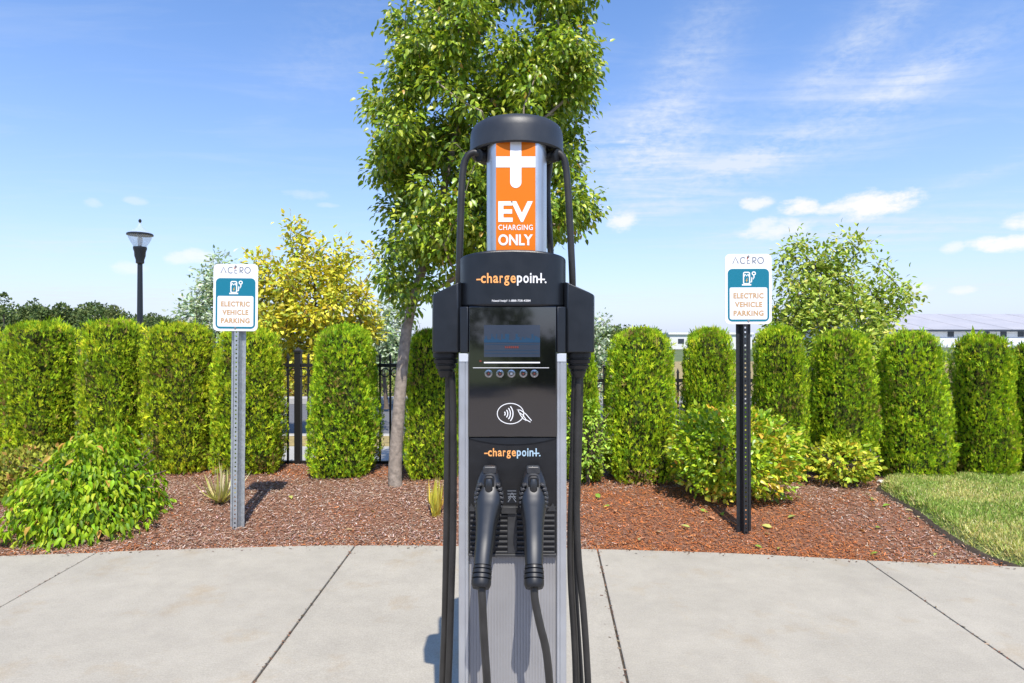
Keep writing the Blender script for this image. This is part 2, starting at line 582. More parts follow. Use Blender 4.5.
# kerb and parking lot on the viewer's side
kb = MB().box2((-9, 0.80, -0.15), (9, 0.944, 0.002))
tag(kb.build('kerb', M['kerb'], bevel=0.02), kind='structure')
lot = MB().add([(-30, -16, -0.12), (30, -16, -0.12), (30, 0.80, -0.12), (-30, 0.80, -0.12)], [(0, 1, 2, 3)])
tag(lot.build('parking_lot', M['lot'], smooth=0), kind='structure')
pm = MB()
for x in (-5.3, -2.5, 0.3, 3.1):
    pm.add([(x - .05, -4.6, -0.116), (x + .05, -4.6, -0.116), (x + .05, 0.7, -0.116), (x - .05, 0.7, -0.116)], [(0, 1, 2, 3)])
tag(pm.build('lot_markings', M['paint'], smooth=0), kind='structure')

# mulch bed (undulating soil sheet)
vs, fs = [], []
NX, NY = 200, 52
for j in range(NY + 1):
    for i in range(NX + 1):
        x = -6.2 + 12.4 * i / NX
        e = edge(x) - 0.0
        y = e + (6.45 - e) * (j / NY) ** 1.15
        z = gz(x, y) + 0.010 * noise.noise(Vector((x * 14, y * 14, 3)))
        if j == 0: z -= 0.05
        vs.append((x, y, z))
for j in range(NY):
    for i in range(NX):
        a = j * (NX + 1) + i
        fs.append((a, a + 1, a + NX + 2, a + NX + 1))
mbd = MB().add(vs, fs)
tag(mbd.build('mulch_bed', M['soil'], smooth=180), kind='structure')

# lawn on the right: raised sheet with a cut edge
LB = [(2.6, 3.25), (3.1, 3.02), (3.51, 2.90), (3.72, 2.83), (3.96, 2.79), (4.39, 2.83), (4.75, 2.90), (5.08, 3.02), (5.20, 3.30), (5.26, 3.9)]


def lawn_x(y):
    return catmull(LB, y)


def lawn_z(x, y):
    d = max(0.0, x - lawn_x(y))
    return gz(x, y) + 0.015 + 0.06 * sst(d / 0.07) + 0.008 * noise.noise(Vector((x * 3, y * 3, 9)))


vs, fs = [], []
NY2, NX2 = 44, 60
for j in range(NY2 + 1):
    for i in range(NX2 + 1):
        t = (i / NX2) ** 2.0
        y0 = j / NY2
        yv = 3.20 + (5.24 - 3.20) * y0
        x = lawn_x(yv) + 0.012 * noise.noise(Vector((yv * 9, 0, 4))) + t * 3.6
        y = max(yv, edge(x) + 0.012)
        z = lawn_z(x, y) if i > 0 else gz(x, y) - 0.02
        if j == 0 or y > yv: z = min(z, 0.02)
        vs.append((x, y, z))
for j in range(NY2):
    for i in range(NX2):
        a = j * (NX2 + 1) + i
        fs.append((a, a + 1, a + NX2 + 2, a + NX2 + 1))
tag(MB().add(vs, fs).build('lawn', M['turf'], smooth=180), kind='structure')

ee = MB(); vs = []
for k in range(41):
    yv = 3.45 + (5.22 - 3.45) * k / 40
    x = lawn_x(yv) - 0.008 + 0.012 * noise.noise(Vector((yv * 9, 0, 4)))
    y = max(yv, edge(x) + 0.012)
    q = 0.006 * noise.noise(Vector((yv * 25, 3, 4)))
    q2 = 0.5 + 0.5 * noise.noise(Vector((yv * 11, 8, 2)))
    vs += [(x - 0.030 + 3 * q, y, gz(x, y) - 0.008), (x - 0.008 + 2 * q, y, gz(x, y) + 0.006 + 0.028 * q2), (x + 0.03, y, gz(x, y) + 0.02)]
fs = []
for k in range(40):
    a = 3 * k
    fs += [(a, a + 1, a + 4, a + 3), (a + 1, a + 2, a + 5, a + 4)]
tag(ee.add(vs, fs).build('lawn_edge', mat_plain('dark_soil', (0.045, 0.032, 0.022), 0.95, var=0.5, scale=60, bump=1.0, bump_scale=120), smooth=180), kind='structure')

# beyond the fence: footpath, dry verge, kerbs and a street
def strip(name, y0, y1, z, m, x=120, kind='structure'):
    o = MB().add([(-x, y0, z), (x, y0, z), (x, y1, z), (-x, y1, z)], [(0, 1, 2, 3)]).build(name, m, smooth=0)
    return tag(o, kind=kind)


strip('footpath', 6.30, 7.75, -0.03, M['kerb'])
strip('verge', 7.75, 8.62, -0.034, M['verge'])
tag(MB().box2((-120, 8.62, -0.14), (120, 8.78, -0.02)).build('street_kerb', M['kerb'], bevel=0.02), kind='structure')
strip('street', 8.78, 13.9, -0.13, M['asphalt'])
tag(MB().box2((-120, 13.9, -0.14), (120, 14.25, 0.02)).build('street_kerb', M['kerb'], bevel=0.02), kind='structure')
strip('far_verge', 14.25, 40, -0.01, M['verge'])

# ------------------------------------------------------------------ mulch chips, grass and fallen leaves (uncountable: stuff)
CHIP_V = [(-.5, -.5, 0), (.5, -.42, .03), (.42, .5, 0), (-.45, .46, .04)]
CHIP_F = [(0, 1, 2, 3)]


def scatter_bed(n, near=1.0):
    pts = []
    while len(pts) < n:
        x = random.uniform(-5.0, 4.6)
        e = edge(x)
        y = e + 0.005 + (6.3 - e) * random.random() ** 1.25
        if x > lawn_x(y) - 0.01 and y < 5.22: continue
        if abs(x) > y * 0.86 + 0.35: continue
        pts.append((x, y))
    return np.array(pts)


NCH = 140000
p2 = scatter_bed(NCH)
zz = np.array([gz(x, y) for x, y in p2])
pos = np.column_stack([p2, zz + RNG.uniform(0.001, 0.016, NCH)])
ang = RNG.uniform(0, 2 * math.pi, NCH)
d = np.column_stack([np.cos(ang), np.sin(ang), RNG.normal(0, 0.28, NCH)])
nrm = np.column_stack([RNG.normal(0, 0.38, NCH), RNG.normal(0, 0.38, NCH), np.ones(NCH)])
rot = frames(d, nrm)
ln = 0.006 + 0.031 * RNG.uniform(0, 1, NCH) ** 2.4; wd = RNG.uniform(0.0022, 0.0068, NCH)
scl = np.column_stack([wd, ln, wd])
old = palette(NCH, [(0.165, 0.104, 0.074), (0.25, 0.185, 0.148), (0.11, 0.066, 0.046), (0.33, 0.27, 0.225), (0.19, 0.11, 0.07)], [4, 4, 2, 0.7, 3], jit=0.18, gain=1.95)
new = palette(NCH, [(0.24, 0.078, 0.024), (0.31, 0.115, 0.04), (0.18, 0.058, 0.02), (0.28, 0.15, 0.09), (0.34, 0.22, 0.16)], [5, 3, 2.5, 0.5, 0.15], jit=0.16, gain=1.7)
w = np.zeros(NCH)
for i, (x, y) in enumerate(p2):
    # fresh red mulch to the right of the charger and along the concrete, greyed older mulch elsewhere
    k = sst((x - 0.2) / 0.5) * (1 - 0.75 * sst((x - 1.75 - 0.25 * (5 - y)) / 0.45)) * (1 - 0.55 * sst((y - 4.7) / 0.5))
    k = max(k, (0.35 + 0.25 * sst(x)) * (1 - sst((y - edge(x)) / 0.22)), 0.5 * sst((y - 5.3) / 0.3))
    k += 0.45 * noise.noise(Vector((x * 2.3, y * 2.3, 5)))
    w[i] = k
sel = (RNG.uniform(size=NCH) < w)[:, None]
tint = np.where(sel, new, old)
me = soup('mulch_chips', CHIP_V, CHIP_F, pos, rot, scl, tint)
tag(link_mesh('mulch_chips', me, M['chip']), 'reddish brown bark chips covering the planting bed', 'mulch', kind='stuff')

sp = []
for _ in range(520):
    x = random.uniform(-3.6, 3.4); sp.append((x, edge(x) - abs(random.gauss(0, 0.035)), 0.004))
for j in JOINTS[1:7]:
    for _ in range(150):
        y = random.uniform(1.9, 3.8); sp.append((joint_x(j, y) + random.gauss(0, 0.004 if random.random() < .8 else 0.02), y, 0.0 if random.random() < .8 else 0.003))
sp = np.array(sp); n = len(sp); ang = RNG.uniform(0, 6.28, n)
rot = frames(np.column_stack([np.cos(ang), np.sin(ang), RNG.normal(0, .1, n)]), np.column_stack([RNG.normal(0, .2, n), RNG.normal(0, .2, n), np.ones(n)]))
ln = 0.003 + 0.016 * RNG.uniform(0, 1, n) ** 2.5
me = soup('stray_chips', CHIP_V, CHIP_F, sp, rot, np.column_stack([ln * .4, ln, ln * .4]), palette(n, [(0.2, 0.1, 0.06), (0.12, 0.08, 0.05), (0.3, 0.22, 0.15)], [3, 3, 2]))
tag(link_mesh('stray_chips', me, M['chip']), 'stray bark bits and grit on the pavement and in its joints', 'mulch', kind='stuff')

# grass blades
BL_V = [(-.07, 0, 0), (.07, 0, 0), (.05, .55, .06), (0, 1, .22), (-.05, .55, .06)]
BL_F = [(0, 1, 2, 3, 4)]
pts = []
while len(pts) < 52000:
    y = random.uniform(3.15, 5.25)
    x = lawn_x(y) + 2.4 * random.random() ** 1.1 + random.uniform(0.0, 0.05)
    if y < edge(x) + 0.015 or x > y * 0.86 + 0.3: continue
    pts.append((x, y))
p2 = np.array(pts); n = len(p2)
pos = np.column_stack([p2, [lawn_z(x, y) - 0.004 for x, y in p2]])
d = np.column_stack([RNG.normal(0, 0.55, n), RNG.normal(0, 0.55, n), np.ones(n)])
rot = frames(d, rand_dir(n))
hh = RNG.uniform(0.018, 0.042, n)
dry = np.array([0.5 + 0.9 * noise.noise(Vector((x * 2.2, y * 3.0, 1))) for x, y in p2])
tg = palette(n, [(0.13, 0.19, 0.035), (0.19, 0.25, 0.06), (0.10, 0.15, 0.03)], [3, 2, 2], gain=2.5)
td = palette(n, [(0.36, 0.33, 0.14), (0.28, 0.29, 0.09), (0.45, 0.40, 0.22)], [3, 3, 1], gain=2.0)
tint = np.where((RNG.uniform(size=n) < np.clip(dry * 1.0, 0.25, 0.9))[:, None], td, tg)
me = soup('grass', BL_V, BL_F, pos, rot, np.column_stack([hh * 1.1, hh, hh]), tint)
tag(link_mesh('grass', me, M['blade']), 'short mown green and straw coloured grass of the lawn', 'grass', kind='stuff')

# fallen leaves lying on the mulch
spots = [(715, 522), (700, 512), (772, 530), (755, 548), (780, 550), (722, 515), (770, 537), (690, 530), (650, 522), (615, 512), (660, 535),
         (878, 555), (936, 556), (890, 507), (912, 521), (918, 520), (985, 550), (876, 530), (858, 531), (795, 518), (800, 500), (640, 543), (905, 512),
         (440, 498), (372, 513), (420, 512), (330, 520), (160, 520), (290, 498), (345, 532), (870, 497), (873, 500), (877, 503), (600, 500), (610, 508), (745, 512)]
pos = []
for px, py in spots:
    q = on_bed(px, py); pos.append((q.x, q.y, q.z + 0.018))
n = len(pos); ang = RNG.uniform(0, 6.28, n)
rot = frames(np.column_stack([np.cos(ang), np.sin(ang), RNG.normal(0, .15, n)]), np.column_stack([RNG.normal(0, .3, n), RNG.normal(0, .3, n), np.ones(n)]))
me = soup('fallen_leaves', LEAF_V, LEAF_F, np.array(pos), rot, RNG.uniform(.035, .075, n), palette(n, [(0.45, 0.48, 0.12), (0.55, 0.45, 0.22), (0.25, 0.4, 0.05), (0.6, 0.3, 0.15)], [3, 2, 2, 1]))
tag(link_mesh('fallen_leaves', me, M['softleaf']), 'scattered pale green and yellow fallen leaves on the mulch', 'fallen leaves', kind='stuff')


# ------------------------------------------------------------------ arborvitae hedge columns
def hedge_meshes(seed, n=20000):
    rng = np.random.default_rng(seed)
    # unit column: half width 1 in x, half depth 1 in y, height 1 in z (scaled to size below)
    hw, hd, hh = 0.31, 0.32, 1.36
    tp_ = [0.07, 0.05, 0.09, 0.06, 0.16, 0.20, 0.12, 0.2, 0.14, 0.10, 0.12, 0.17, 0.16, 0.12, 0.1][seed % 15]
    def half(t):          # half-width factor up the height
        if t < 0.10: return 0.84 + 0.12 * (t / 0.10)
        if t < 0.35: return 0.96 + 0.04 * (t - 0.10) / 0.25
        if t < 0.86: return 1.0 - tp_ * (t - 0.35) / 0.51
        return (1 - tp_) * max(0.0, 1 - ((t - 0.86) / 0.145) ** (5.5 if seed < 5 else 3.6)) ** 0.5
    def surf(a, t, k=1.0):
        c, s = math.cos(a), math.sin(a)
        q = (abs(c) ** 3.8 + abs(s) ** 3.8) ** (-1 / 3.8)
        h = half(t) * q * k
        l = 1 + 0.13 * noise.noise(Vector((c * 1.6 + seed * 5.1, s * 1.6, t * 2.6 + seed * 7.3))) + 0.17 * noise.noise(Vector((c * 5.5, s * 5.5 + seed, t * 5.5 + seed * 3.1))) + 0.08 * noise.noise(Vector((c * 11, s * 11, t * 16 + seed * 1.7)))
        return Vector((c * h * hw * l, s * h * hd * l, t * hh))
    pos, nor = [], []
    while len(pos) < n:
        t = rng.uniform(0.015, 1.0); a = rng.uniform(0, 2 * math.pi)
        if rng.uniform() < 0.14: t = 0.86 + 0.14 * rng.uniform() ** 0.7
        k = 1 - 0.30 * rng.uniform() ** 2.2
        if t > 0.86: k *= rng.uniform(0.02, 1) ** 0.5
        p = surf(a, t, k)
        if t > 0.86: p.z -= 0.02 * rng.uniform()
        ca, sa = math.cos(a), math.sin(a)
        nn = Vector((math.copysign(abs(ca) ** 2.2, ca), math.copysign(abs(sa) ** 2.2, sa), 0.2 + (1.2 if t > 0.9 else 0)))
        pos.append(p); nor.append(nn.normalized())
    pos = np.array(pos); nor = np.array(nor)
    up = np.array([0, 0, 1.0])
    d = nor * 0.60 + up * 0.72 + rng.normal(size=(n, 3)) * 0.40
    side = np.cross(nor, rand_dir(n, rng)) * 0.9 + nor * 0.6
    rot = frames(d, side)
    sc = rng.uniform(0.022, 0.043, n) * (1 + 0.5 * (rng.uniform(size=n) < 0.10))
    pos = pos - d / np.linalg.norm(d, axis=1, keepdims=True) * sc[:, None] * 0.5
    tint = palette(n, [(0.265, 0.39, 0.016), (0.37, 0.475, 0.02), (0.14, 0.26, 0.016), (0.47, 0.50, 0.03), (0.34, 0.27, 0.06)], [4, 3.2, 2.6, 1.3, 0.3], rng, gain=1.3)
    # natural patches: fresher yellow growth, older dull green, a few browned twigs
    pn = np.array([noise.noise(Vector((p[0] * 5 + seed * 3, p[1] * 5, p[2] * 4))) + 0.6 * noise.noise(Vector((p[0] * 14, p[1] * 14, p[2] * 11 + seed))) for p in pos])
    tint *= (1 + 0.42 * pn[:, None] * np.array([1.15, 0.95, 0.6]))
    br = (pn < -0.42) & (rng.uniform(size=n) < 0.35)
    tint[br] = palette(int(br.sum()), [(0.30, 0.19, 0.07), (0.22, 0.17, 0.05)], [1, 1], rng)
    tint = np.clip(tint, 0.005, 0.8)
    sh = rng.uniform(size=n) < 0.10
    top_ = sh & (pos[:, 2] > 0.90 * hh)
    sc[top_] *= rng.uniform(1.1, 1.8, int(top_.sum()))
    sc[(rng.uniform(size=n) < 0.03)] *= 1.7
    me = soup('foliage', SPRAY_V, SPRAY_F, pos, rot, sc, tint)
    # twiggy inner mass fills the column, tinted dark to paint shade in the gaps
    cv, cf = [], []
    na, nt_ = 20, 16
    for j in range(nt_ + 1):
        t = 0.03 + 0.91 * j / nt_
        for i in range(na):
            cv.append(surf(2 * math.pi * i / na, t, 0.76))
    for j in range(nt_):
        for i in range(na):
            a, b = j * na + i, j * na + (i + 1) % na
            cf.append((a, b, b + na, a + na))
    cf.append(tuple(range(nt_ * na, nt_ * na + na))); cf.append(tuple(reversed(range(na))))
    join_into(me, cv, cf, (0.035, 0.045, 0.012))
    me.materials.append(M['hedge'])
    st = MB().loft([(0, 0, -0.08), (0.01, 0, 0.15), (0, 0.01, 0.5)], [0.035, 0.03, 0.02], n=8)
    sm = bpy.data.meshes.new('stem'); sm.from_pydata(st.v, [], st.f); sm.materials.append(M['twig'])
    return me, sm


# (x left, x right, y top, y base) in the photo, and what tells the column apart
HEDGES = [
    (-75, -6, 322, 472, 'clipped green arborvitae column just beyond the left edge of the frame'),
    (-7, 75, 323, 473, 'broad arborvitae column leftmost in view, low bronze shrub at its foot'),
    (74, 143, 321, 474, 'arborvitae column under the street lamp, rising behind the big leafy shrub'),
    (139, 217, 325, 476, 'broad arborvitae column between the street lamp and the left sign'),
    (207, 285, 330, 477, 'arborvitae column directly behind the left parking sign post'),
    (303, 379, 327, 480, 'arborvitae column with fence showing on both sides, left of the tree trunk'),
    (403, 462, 331, 482, 'dark shaded arborvitae column between the tree trunk and the charger'),
    (560, 603, 345, 484, 'narrow arborvitae column peeping out right beside the charger'),
    (606, 679, 330, 486, 'arborvitae column with dead brown twigs at its foot, right of the charger'),
    (681, 740, 330, 485, 'arborvitae column behind the broad shrub, just left of the black sign post'),
    (752, 814, 328, 484, 'arborvitae column just right of the black sign post, below the loose tree'),
    (812, 882, 332, 484, 'arborvitae column rising behind the small yellow-green shrub'),
    (878, 958, 333, 486, 'broad arborvitae column at the tip of the lawn with small white stones near it'),
    (953, 1022, 336, 486, 'arborvitae column at the back of the lawn below the long metal roof'),
    (1014, 1085, 343, 486, 'arborvitae column cut off by the right edge of the frame'),
]
for i, (x0, x1, yt, yb, lab) in enumerate(HEDGES):
    b = on_bed((x0 + x1) / 2, yb)
    yy = b.y + 0.26
    xo, xi = (x0, x1) if x0 + x1 < 2 * CX else (x1, x0)
    X_o, X_i = (xo - CX) * (yy - 0.20) / F, (xi - CX) * (yy + 0.06) / F
    wdt = abs(X_o - X_i) * 1.04
    top = H - (yt - CY) * (yy - 0.05) / F
    hgt = top - b.z
    r = empty('arborvitae', ((X_o + X_i) / 2, yy, b.z), lab, 'hedge plant', 'row of arborvitae along the fence')
    fm, sm = hedge_meshes(i)
    flip = math.pi if i % 2 else 0.0
    for nm, mm in (('foliage', fm), ('stem', sm)):
        o = bpy.data.objects.new(nm, mm); COL.objects.link(o); o.parent = r
    r.rotation_euler = (0, random.uniform(-0.012, 0.012), flip + random.uniform(-0.15, 0.15))
    r.scale = (wdt / 0.67, max(0.9, wdt / 0.62), hgt / 1.345)


# ------------------------------------------------------------------ trees
def grow_tree(root, trunk_pts, trunk_r, targets, leaf, seed, mains=6, tip_r=0.004, bark=None, expo=0.47, leaf_r=0.07, leaves_per=36,
              leaf_v=LEAF_V, leaf_f=LEAF_F, leaf_mat=None, leaf_size=(0.05, 0.08), droop=0.5, sides=6, zmax_trunk=None):
    """Trunk, branches reaching for the target points, and leaves along the outer part of every branch."""
    rng = np.random.default_rng(seed)
    rr = random.Random(seed)
    tp = spline(trunk_pts, 8)
    nodes = [Vector(p) for p in tp]
    parent = [-1] + list(range(len(tp) - 1))
    trunk_n = len(nodes)
    load = [0.0] * len(nodes)
    chains = []
    tg = [Vector(t) for t in targets]
    ctr = tp[-1]
    # far targets first as main limbs
    order = sorted(range(len(tg)), key=lambda i: -(tg[i] - ctr).length)
    first = order[::max(1, len(order) // max(1, mains * 2))][:mains * 2]
    rest = [i for i in order if i not in first]; rr.shuffle(rest)
    for ti in first + rest:
        t = tg[ti]
        arr = np.array([(p.x, p.y, p.z) for p in nodes])
        dv = np.array(t) - arr
        dist = np.linalg.norm(dv, axis=1)
        horiz = np.hypot(dv[:, 0], dv[:, 1])
        cost = dist + 1.6 * np.maximum(0, 0.55 * horiz - dv[:, 2])
        lo = max(2, int(trunk_n * 0.25))
        cost[:lo] += 5
        s = int(np.argmin(cost))
        a = nodes[s]
        L = (t - a).length
        n = max(2, int(L / 0.11))
        mid = a.lerp(t, 0.45) + Vector((rr.uniform(-1, 1), rr.uniform(-1, 1), 0)) * L * 0.08 - Vector((0, 0, 1)) * L * 0.07
        idx = [s]
        for k in range(1, n + 1):
            u = k / n
            p = a * (1 - u) ** 2 + mid * 2 * u * (1 - u) + t * u * u
            nodes.append(p); parent.append(idx[-1]); load.append(0.0)
            idx.append(len(nodes) - 1)
        chains.append(idx)
        j = idx[-1]
        while j >= 0:
            load[j] += 1; j = parent[j]
    def rad(i):
        return tip_r * max(1.0, load[i]) ** expo
    mx = rad(0)
    tm = MB()
    tr = []
    for i in range(trunk_n):
        u = i / (trunk_n - 1)
        tr.append(trunk_r[0] + (trunk_r[1] - trunk_r[0]) * u)
    tr[0] *= 1.25
    if len(tr) > 2: tr[1] *= 1.1
    tm.loft(tp, tr, n=12)
    tm.build('trunk', bark or M['bark'], root, smooth=60)
    bm_ = MB()
    for idx in chains:
        pts = [nodes[i] for i in idx]
        rs = [min(rad(i), trunk_r[1] * 0.9) for i in idx]
        rs[0] = min(rs[0], rs[1] * 1.15)
        bm_.loft(pts, rs, n=sides)
    bm_.build('branches', bark or M['twig'], root, smooth=60)
    pos, out = [], []
    for idx in chains:
        m = len(idx)
        span = [i for i in idx[1:]][-max(2, int(0.45 / 0.11)):]
        for _ in range(int(leaves_per * rr.uniform(0.6, 1.3))):
            i = rr.choice(span) if rr.random() < 0.85 else rr.choice(idx[1:])
            q = nodes[i]
            off = Vector(rng.normal(size=3)) * leaf_r
            pos.append(q + off); out.append(off.normalized() * 0.8 + (nodes[idx[-1]] - nodes[idx[0]]).normalized() * 0.5)
    pos = np.array(pos); out = np.array(out); n = len(pos)
    d = out + rng.normal(size=(n, 3)) * 0.45 - np.array([0, 0, droop])
    nrm = np.column_stack([rng.normal(0, .6, n), rng.normal(0, .6, n) - 0.35, np.ones(n)])
    rot = frames(d, nrm)
    tint = palette(n, leaf[0], leaf[1], rng, gain=leaf[2] if len(leaf) > 2 else 1.35)
    me = soup('crown', leaf_v, leaf_f, pos, rot, rng.uniform(leaf_size[0], leaf_size[1], n), tint)
    link_mesh('crown', me, leaf_mat or M['leaf'], root)


def sample_env(n, seed, f_in, box, mind=0.0):
    rr = random.Random(seed); out = []; tries = 0
    while len(out) < n and tries < n * 400:
        tries += 1
        p = Vector((rr.uniform(*box[0]), rr.uniform(*box[1]), rr.uniform(*box[2])))
        if not f_in(p): continue
        if mind and any((p - q).length < mind for q in out): continue
        out.append(p)
    return out


# main tree behind the charger: outline given as left/right limits in the photo by height
LEFT_ = [(-160, 462), (-90, 425), (-40, 408), (0, 402), (30, 387), (75, 378), (100, 362), (125, 358), (150, 370), (200, 370), (250, 370), (300, 375), (325, 388)]
RIGHT_ = [(-160, 505), (-90, 560), (-40, 590), (0, 604), (50, 602), (75, 603), (100, 604), (130, 596), (170, 585), (185, 560), (200, 540), (205, 588), (228, 588), (236, 545), (260, 520), (280, 480), (300, 450), (325, 425)]
TY = on_bed(396, 486)


def main_env(p):
    px = CX + (p.x) * F / TY.y; py = CY - (p.z - H) * F / TY.y
    if py < -160 or py > 325: return False
    l = np.interp(py, [a for a, _ in LEFT_], [b for _, b in LEFT_]) + 7; r = np.interp(py, [a for a, _ in RIGHT_], [b for _, b in RIGHT_]) - 11
    if not (l < px < r): return False
    c, hw = (l + r) / 2, (r - l) / 2
    dep = 0.85 * math.sqrt(max(0, 1 - ((px - c) / (hw + 12)) ** 2)) * min(1.0, hw / 90)
    if abs(p.y - TY.y) > dep: return False
    return noise.noise(Vector((p.x * 2.6, p.y * 2.6, p.z * 2.6))) > -0.06


tr = empty('pear_tree', TY, 'tall green tree with a slim grey trunk rising behind the charger', 'tree')
tgts = sample_env(400, 3, main_env, ((TY.x - 0.9, 1.4), (TY.y - 0.9, TY.y + 0.9), (1.3, 5.5)), 0.10)
tgts += [W(a, b, TY.y + random.uniform(-.15, .15)) for a, b in ((588, 212), (580, 222), (572, 214), (590, 203), (562, 216), (584, 196), (550, 226), (556, 205))]
yT = TY.y
tp = [TY - Vector((0, 0, 0.08)), W(395, 470, yT), W(398, 420, yT), W(404, 350, yT), W(411, 310, yT), W(428, 250, yT), W(446, 180, yT), W(462, 90, yT), W(474, 0, yT), W(480, -90, yT)]
grow_tree(tr, tp, (0.062, 0.014), tgts, ([(0.21, 0.30, 0.022), (0.31, 0.39, 0.03), (0.11, 0.19, 0.016), (0.48, 0.50, 0.08), (0.50, 0.30, 0.06)], [4.5, 3.2, 3.8, 1.2, 0.10], 1.16),
          5, mains=9, tip_r=0.0032, expo=0.5, leaf_r=0.060, leaves_per=150, leaf_size=(0.039, 0.067), droop=0.95, bark=M['bark'])


def ell_env(cx, cy, cz, rx, ry, rz, seed, th=-0.15, fr=2.0):
    def f(p):
        q = Vector(((p.x - cx) / rx, (p.y - cy) / ry, (p.z - cz) / rz))
        if q.length > 1: return False
        return noise.noise(Vector((p.x * fr + seed * 9, p.y * fr, p.z * fr))) > th
    return f, ((cx - rx, cx + rx), (cy - ry, cy + ry), (cz - rz, cz + rz))


def env_tree(name, label, px, y, top, half, low, n, seed, leaf, size, per, extra=(), cat='tree', droop=0.3, th=-0.15, mat=None, lv=LEAF_V, lf=LEAF_F, leaf_r=0.10, trunk_r=(0.05, 0.012)):
    c = W(px, CY, y)
    ztop = H - (top - CY) * y / F; zlow = H - (low - CY) * y / F; rx = half * y / F
    root = empty(name, (c.x, y, -0.02), label, cat)
    f, bx = ell_env(c.x, y, (ztop + zlow) / 2, rx, rx * 0.8, (ztop - zlow) / 2, seed, th)
    tg = sample_env(n, seed, f, bx, 0.10)
    for (ex, ey) in extra: tg.append(W(ex, ey, y + random.uniform(-.2, .2)))
    zc = (ztop + zlow) / 2
    tp = [(c.x + 0.03, y, -0.08), (c.x, y, zlow * 0.6), (c.x - 0.03, y, zlow + 0.15), (c.x + 0.02, y, zc), (c.x, y, ztop - (ztop - zlow) * 0.15)]
    grow_tree(root, tp, trunk_r, tg, leaf, seed, mains=7, tip_r=0.004, expo=0.42, leaf_r=leaf_r, leaves_per=int(per * 1.5), leaf_size=size, droop=droop, leaf_mat=mat or M['softleaf'], leaf_v=lv, leaf_f=lf, sides=5, bark=M['twig'])
    return root


YEL = ([(0.50, 0.44, 0.03), (0.58, 0.54, 0.07), (0.36, 0.40, 0.04), (0.48, 0.34, 0.03), (0.24, 0.32, 0.04)], [5, 3.4, 2.8, 0.7, 1.8], 1.22)
env_tree('yellow_tree', 'yellow-leaved tree beyond the fence between the left sign and the tall green tree', 314, 9.0, 254, 60, 385, 165, 21, YEL, (0.06, 0.10), 44,
         extra=[(292, 222), (290, 238), (296, 246), (309, 238), (300, 232), (287, 252), (256, 258), (262, 262), (250, 268), (268, 266), (328, 243), (346, 246), (360, 254), (372, 250), (378, 262), (352, 262), (338, 256), (318, 262),
                 (366, 318), (374, 324), (360, 322), (378, 332), (254, 288), (258, 300), (262, 318), (256, 312), (300, 268)], leaf_r=0.075, th=-0.1)
SIL = ([(0.34, 0.40, 0.28), (0.45, 0.50, 0.40), (0.20, 0.27, 0.14), (0.13, 0.20, 0.08)], [4, 2.5, 3, 2])
env_tree('silver_tree', 'silvery pale green tree partly hidden behind the left sign', 220, 12.0, 264, 36, 372, 90, 31, SIL, (0.07, 0.12), 34,
         extra=[(220, 259), (222, 262), (216, 264), (205, 280), (196, 292), (190, 304), (183, 312), (178, 320), (186, 322), (200, 300), (208, 290)], leaf_r=0.11)
env_tree('silver_tree', 'small silvery tree showing between the yellow tree and the tall green tree', 385, 12.5, 300, 26, 375, 60, 33, SIL, (0.07, 0.12), 34, leaf_r=0.11)
env_tree('silver_tree', 'pale green sapling showing beside the right-hand box of the charger', 594, 11.5, 322, 16, 400, 45, 35, SIL, (0.06, 0.10), 26, extra=[(600, 318), (605, 322), (598, 325)], leaf_r=0.09)
GRN = ([(0.20, 0.28, 0.03), (0.29, 0.36, 0.05), (0.40, 0.46, 0.09), (0.12, 0.18, 0.02), (0.45, 0.42, 0.10)], [4, 4.4, 2.8, 2.2, 0.9], 1.35)
env_tree('young_tree', 'loose bright green tree behind the hedge beside the right sign', 828, 8.4, 252, 58, 455, 210, 41, GRN, (0.055, 0.09), 52,
         extra=[(798, 242), (800, 250), (838, 246), (846, 240), (852, 244), (862, 242), (860, 252), (876, 262), (884, 272), (890, 280), (900, 288), (913, 298), (902, 300), (896, 310), (890, 322), (905, 296), (782, 262), (786, 255), (778, 275), (880, 300), (872, 330), (876, 318), (884, 312)],
         leaf_r=0.085, th=-0.12, droop=0.35)


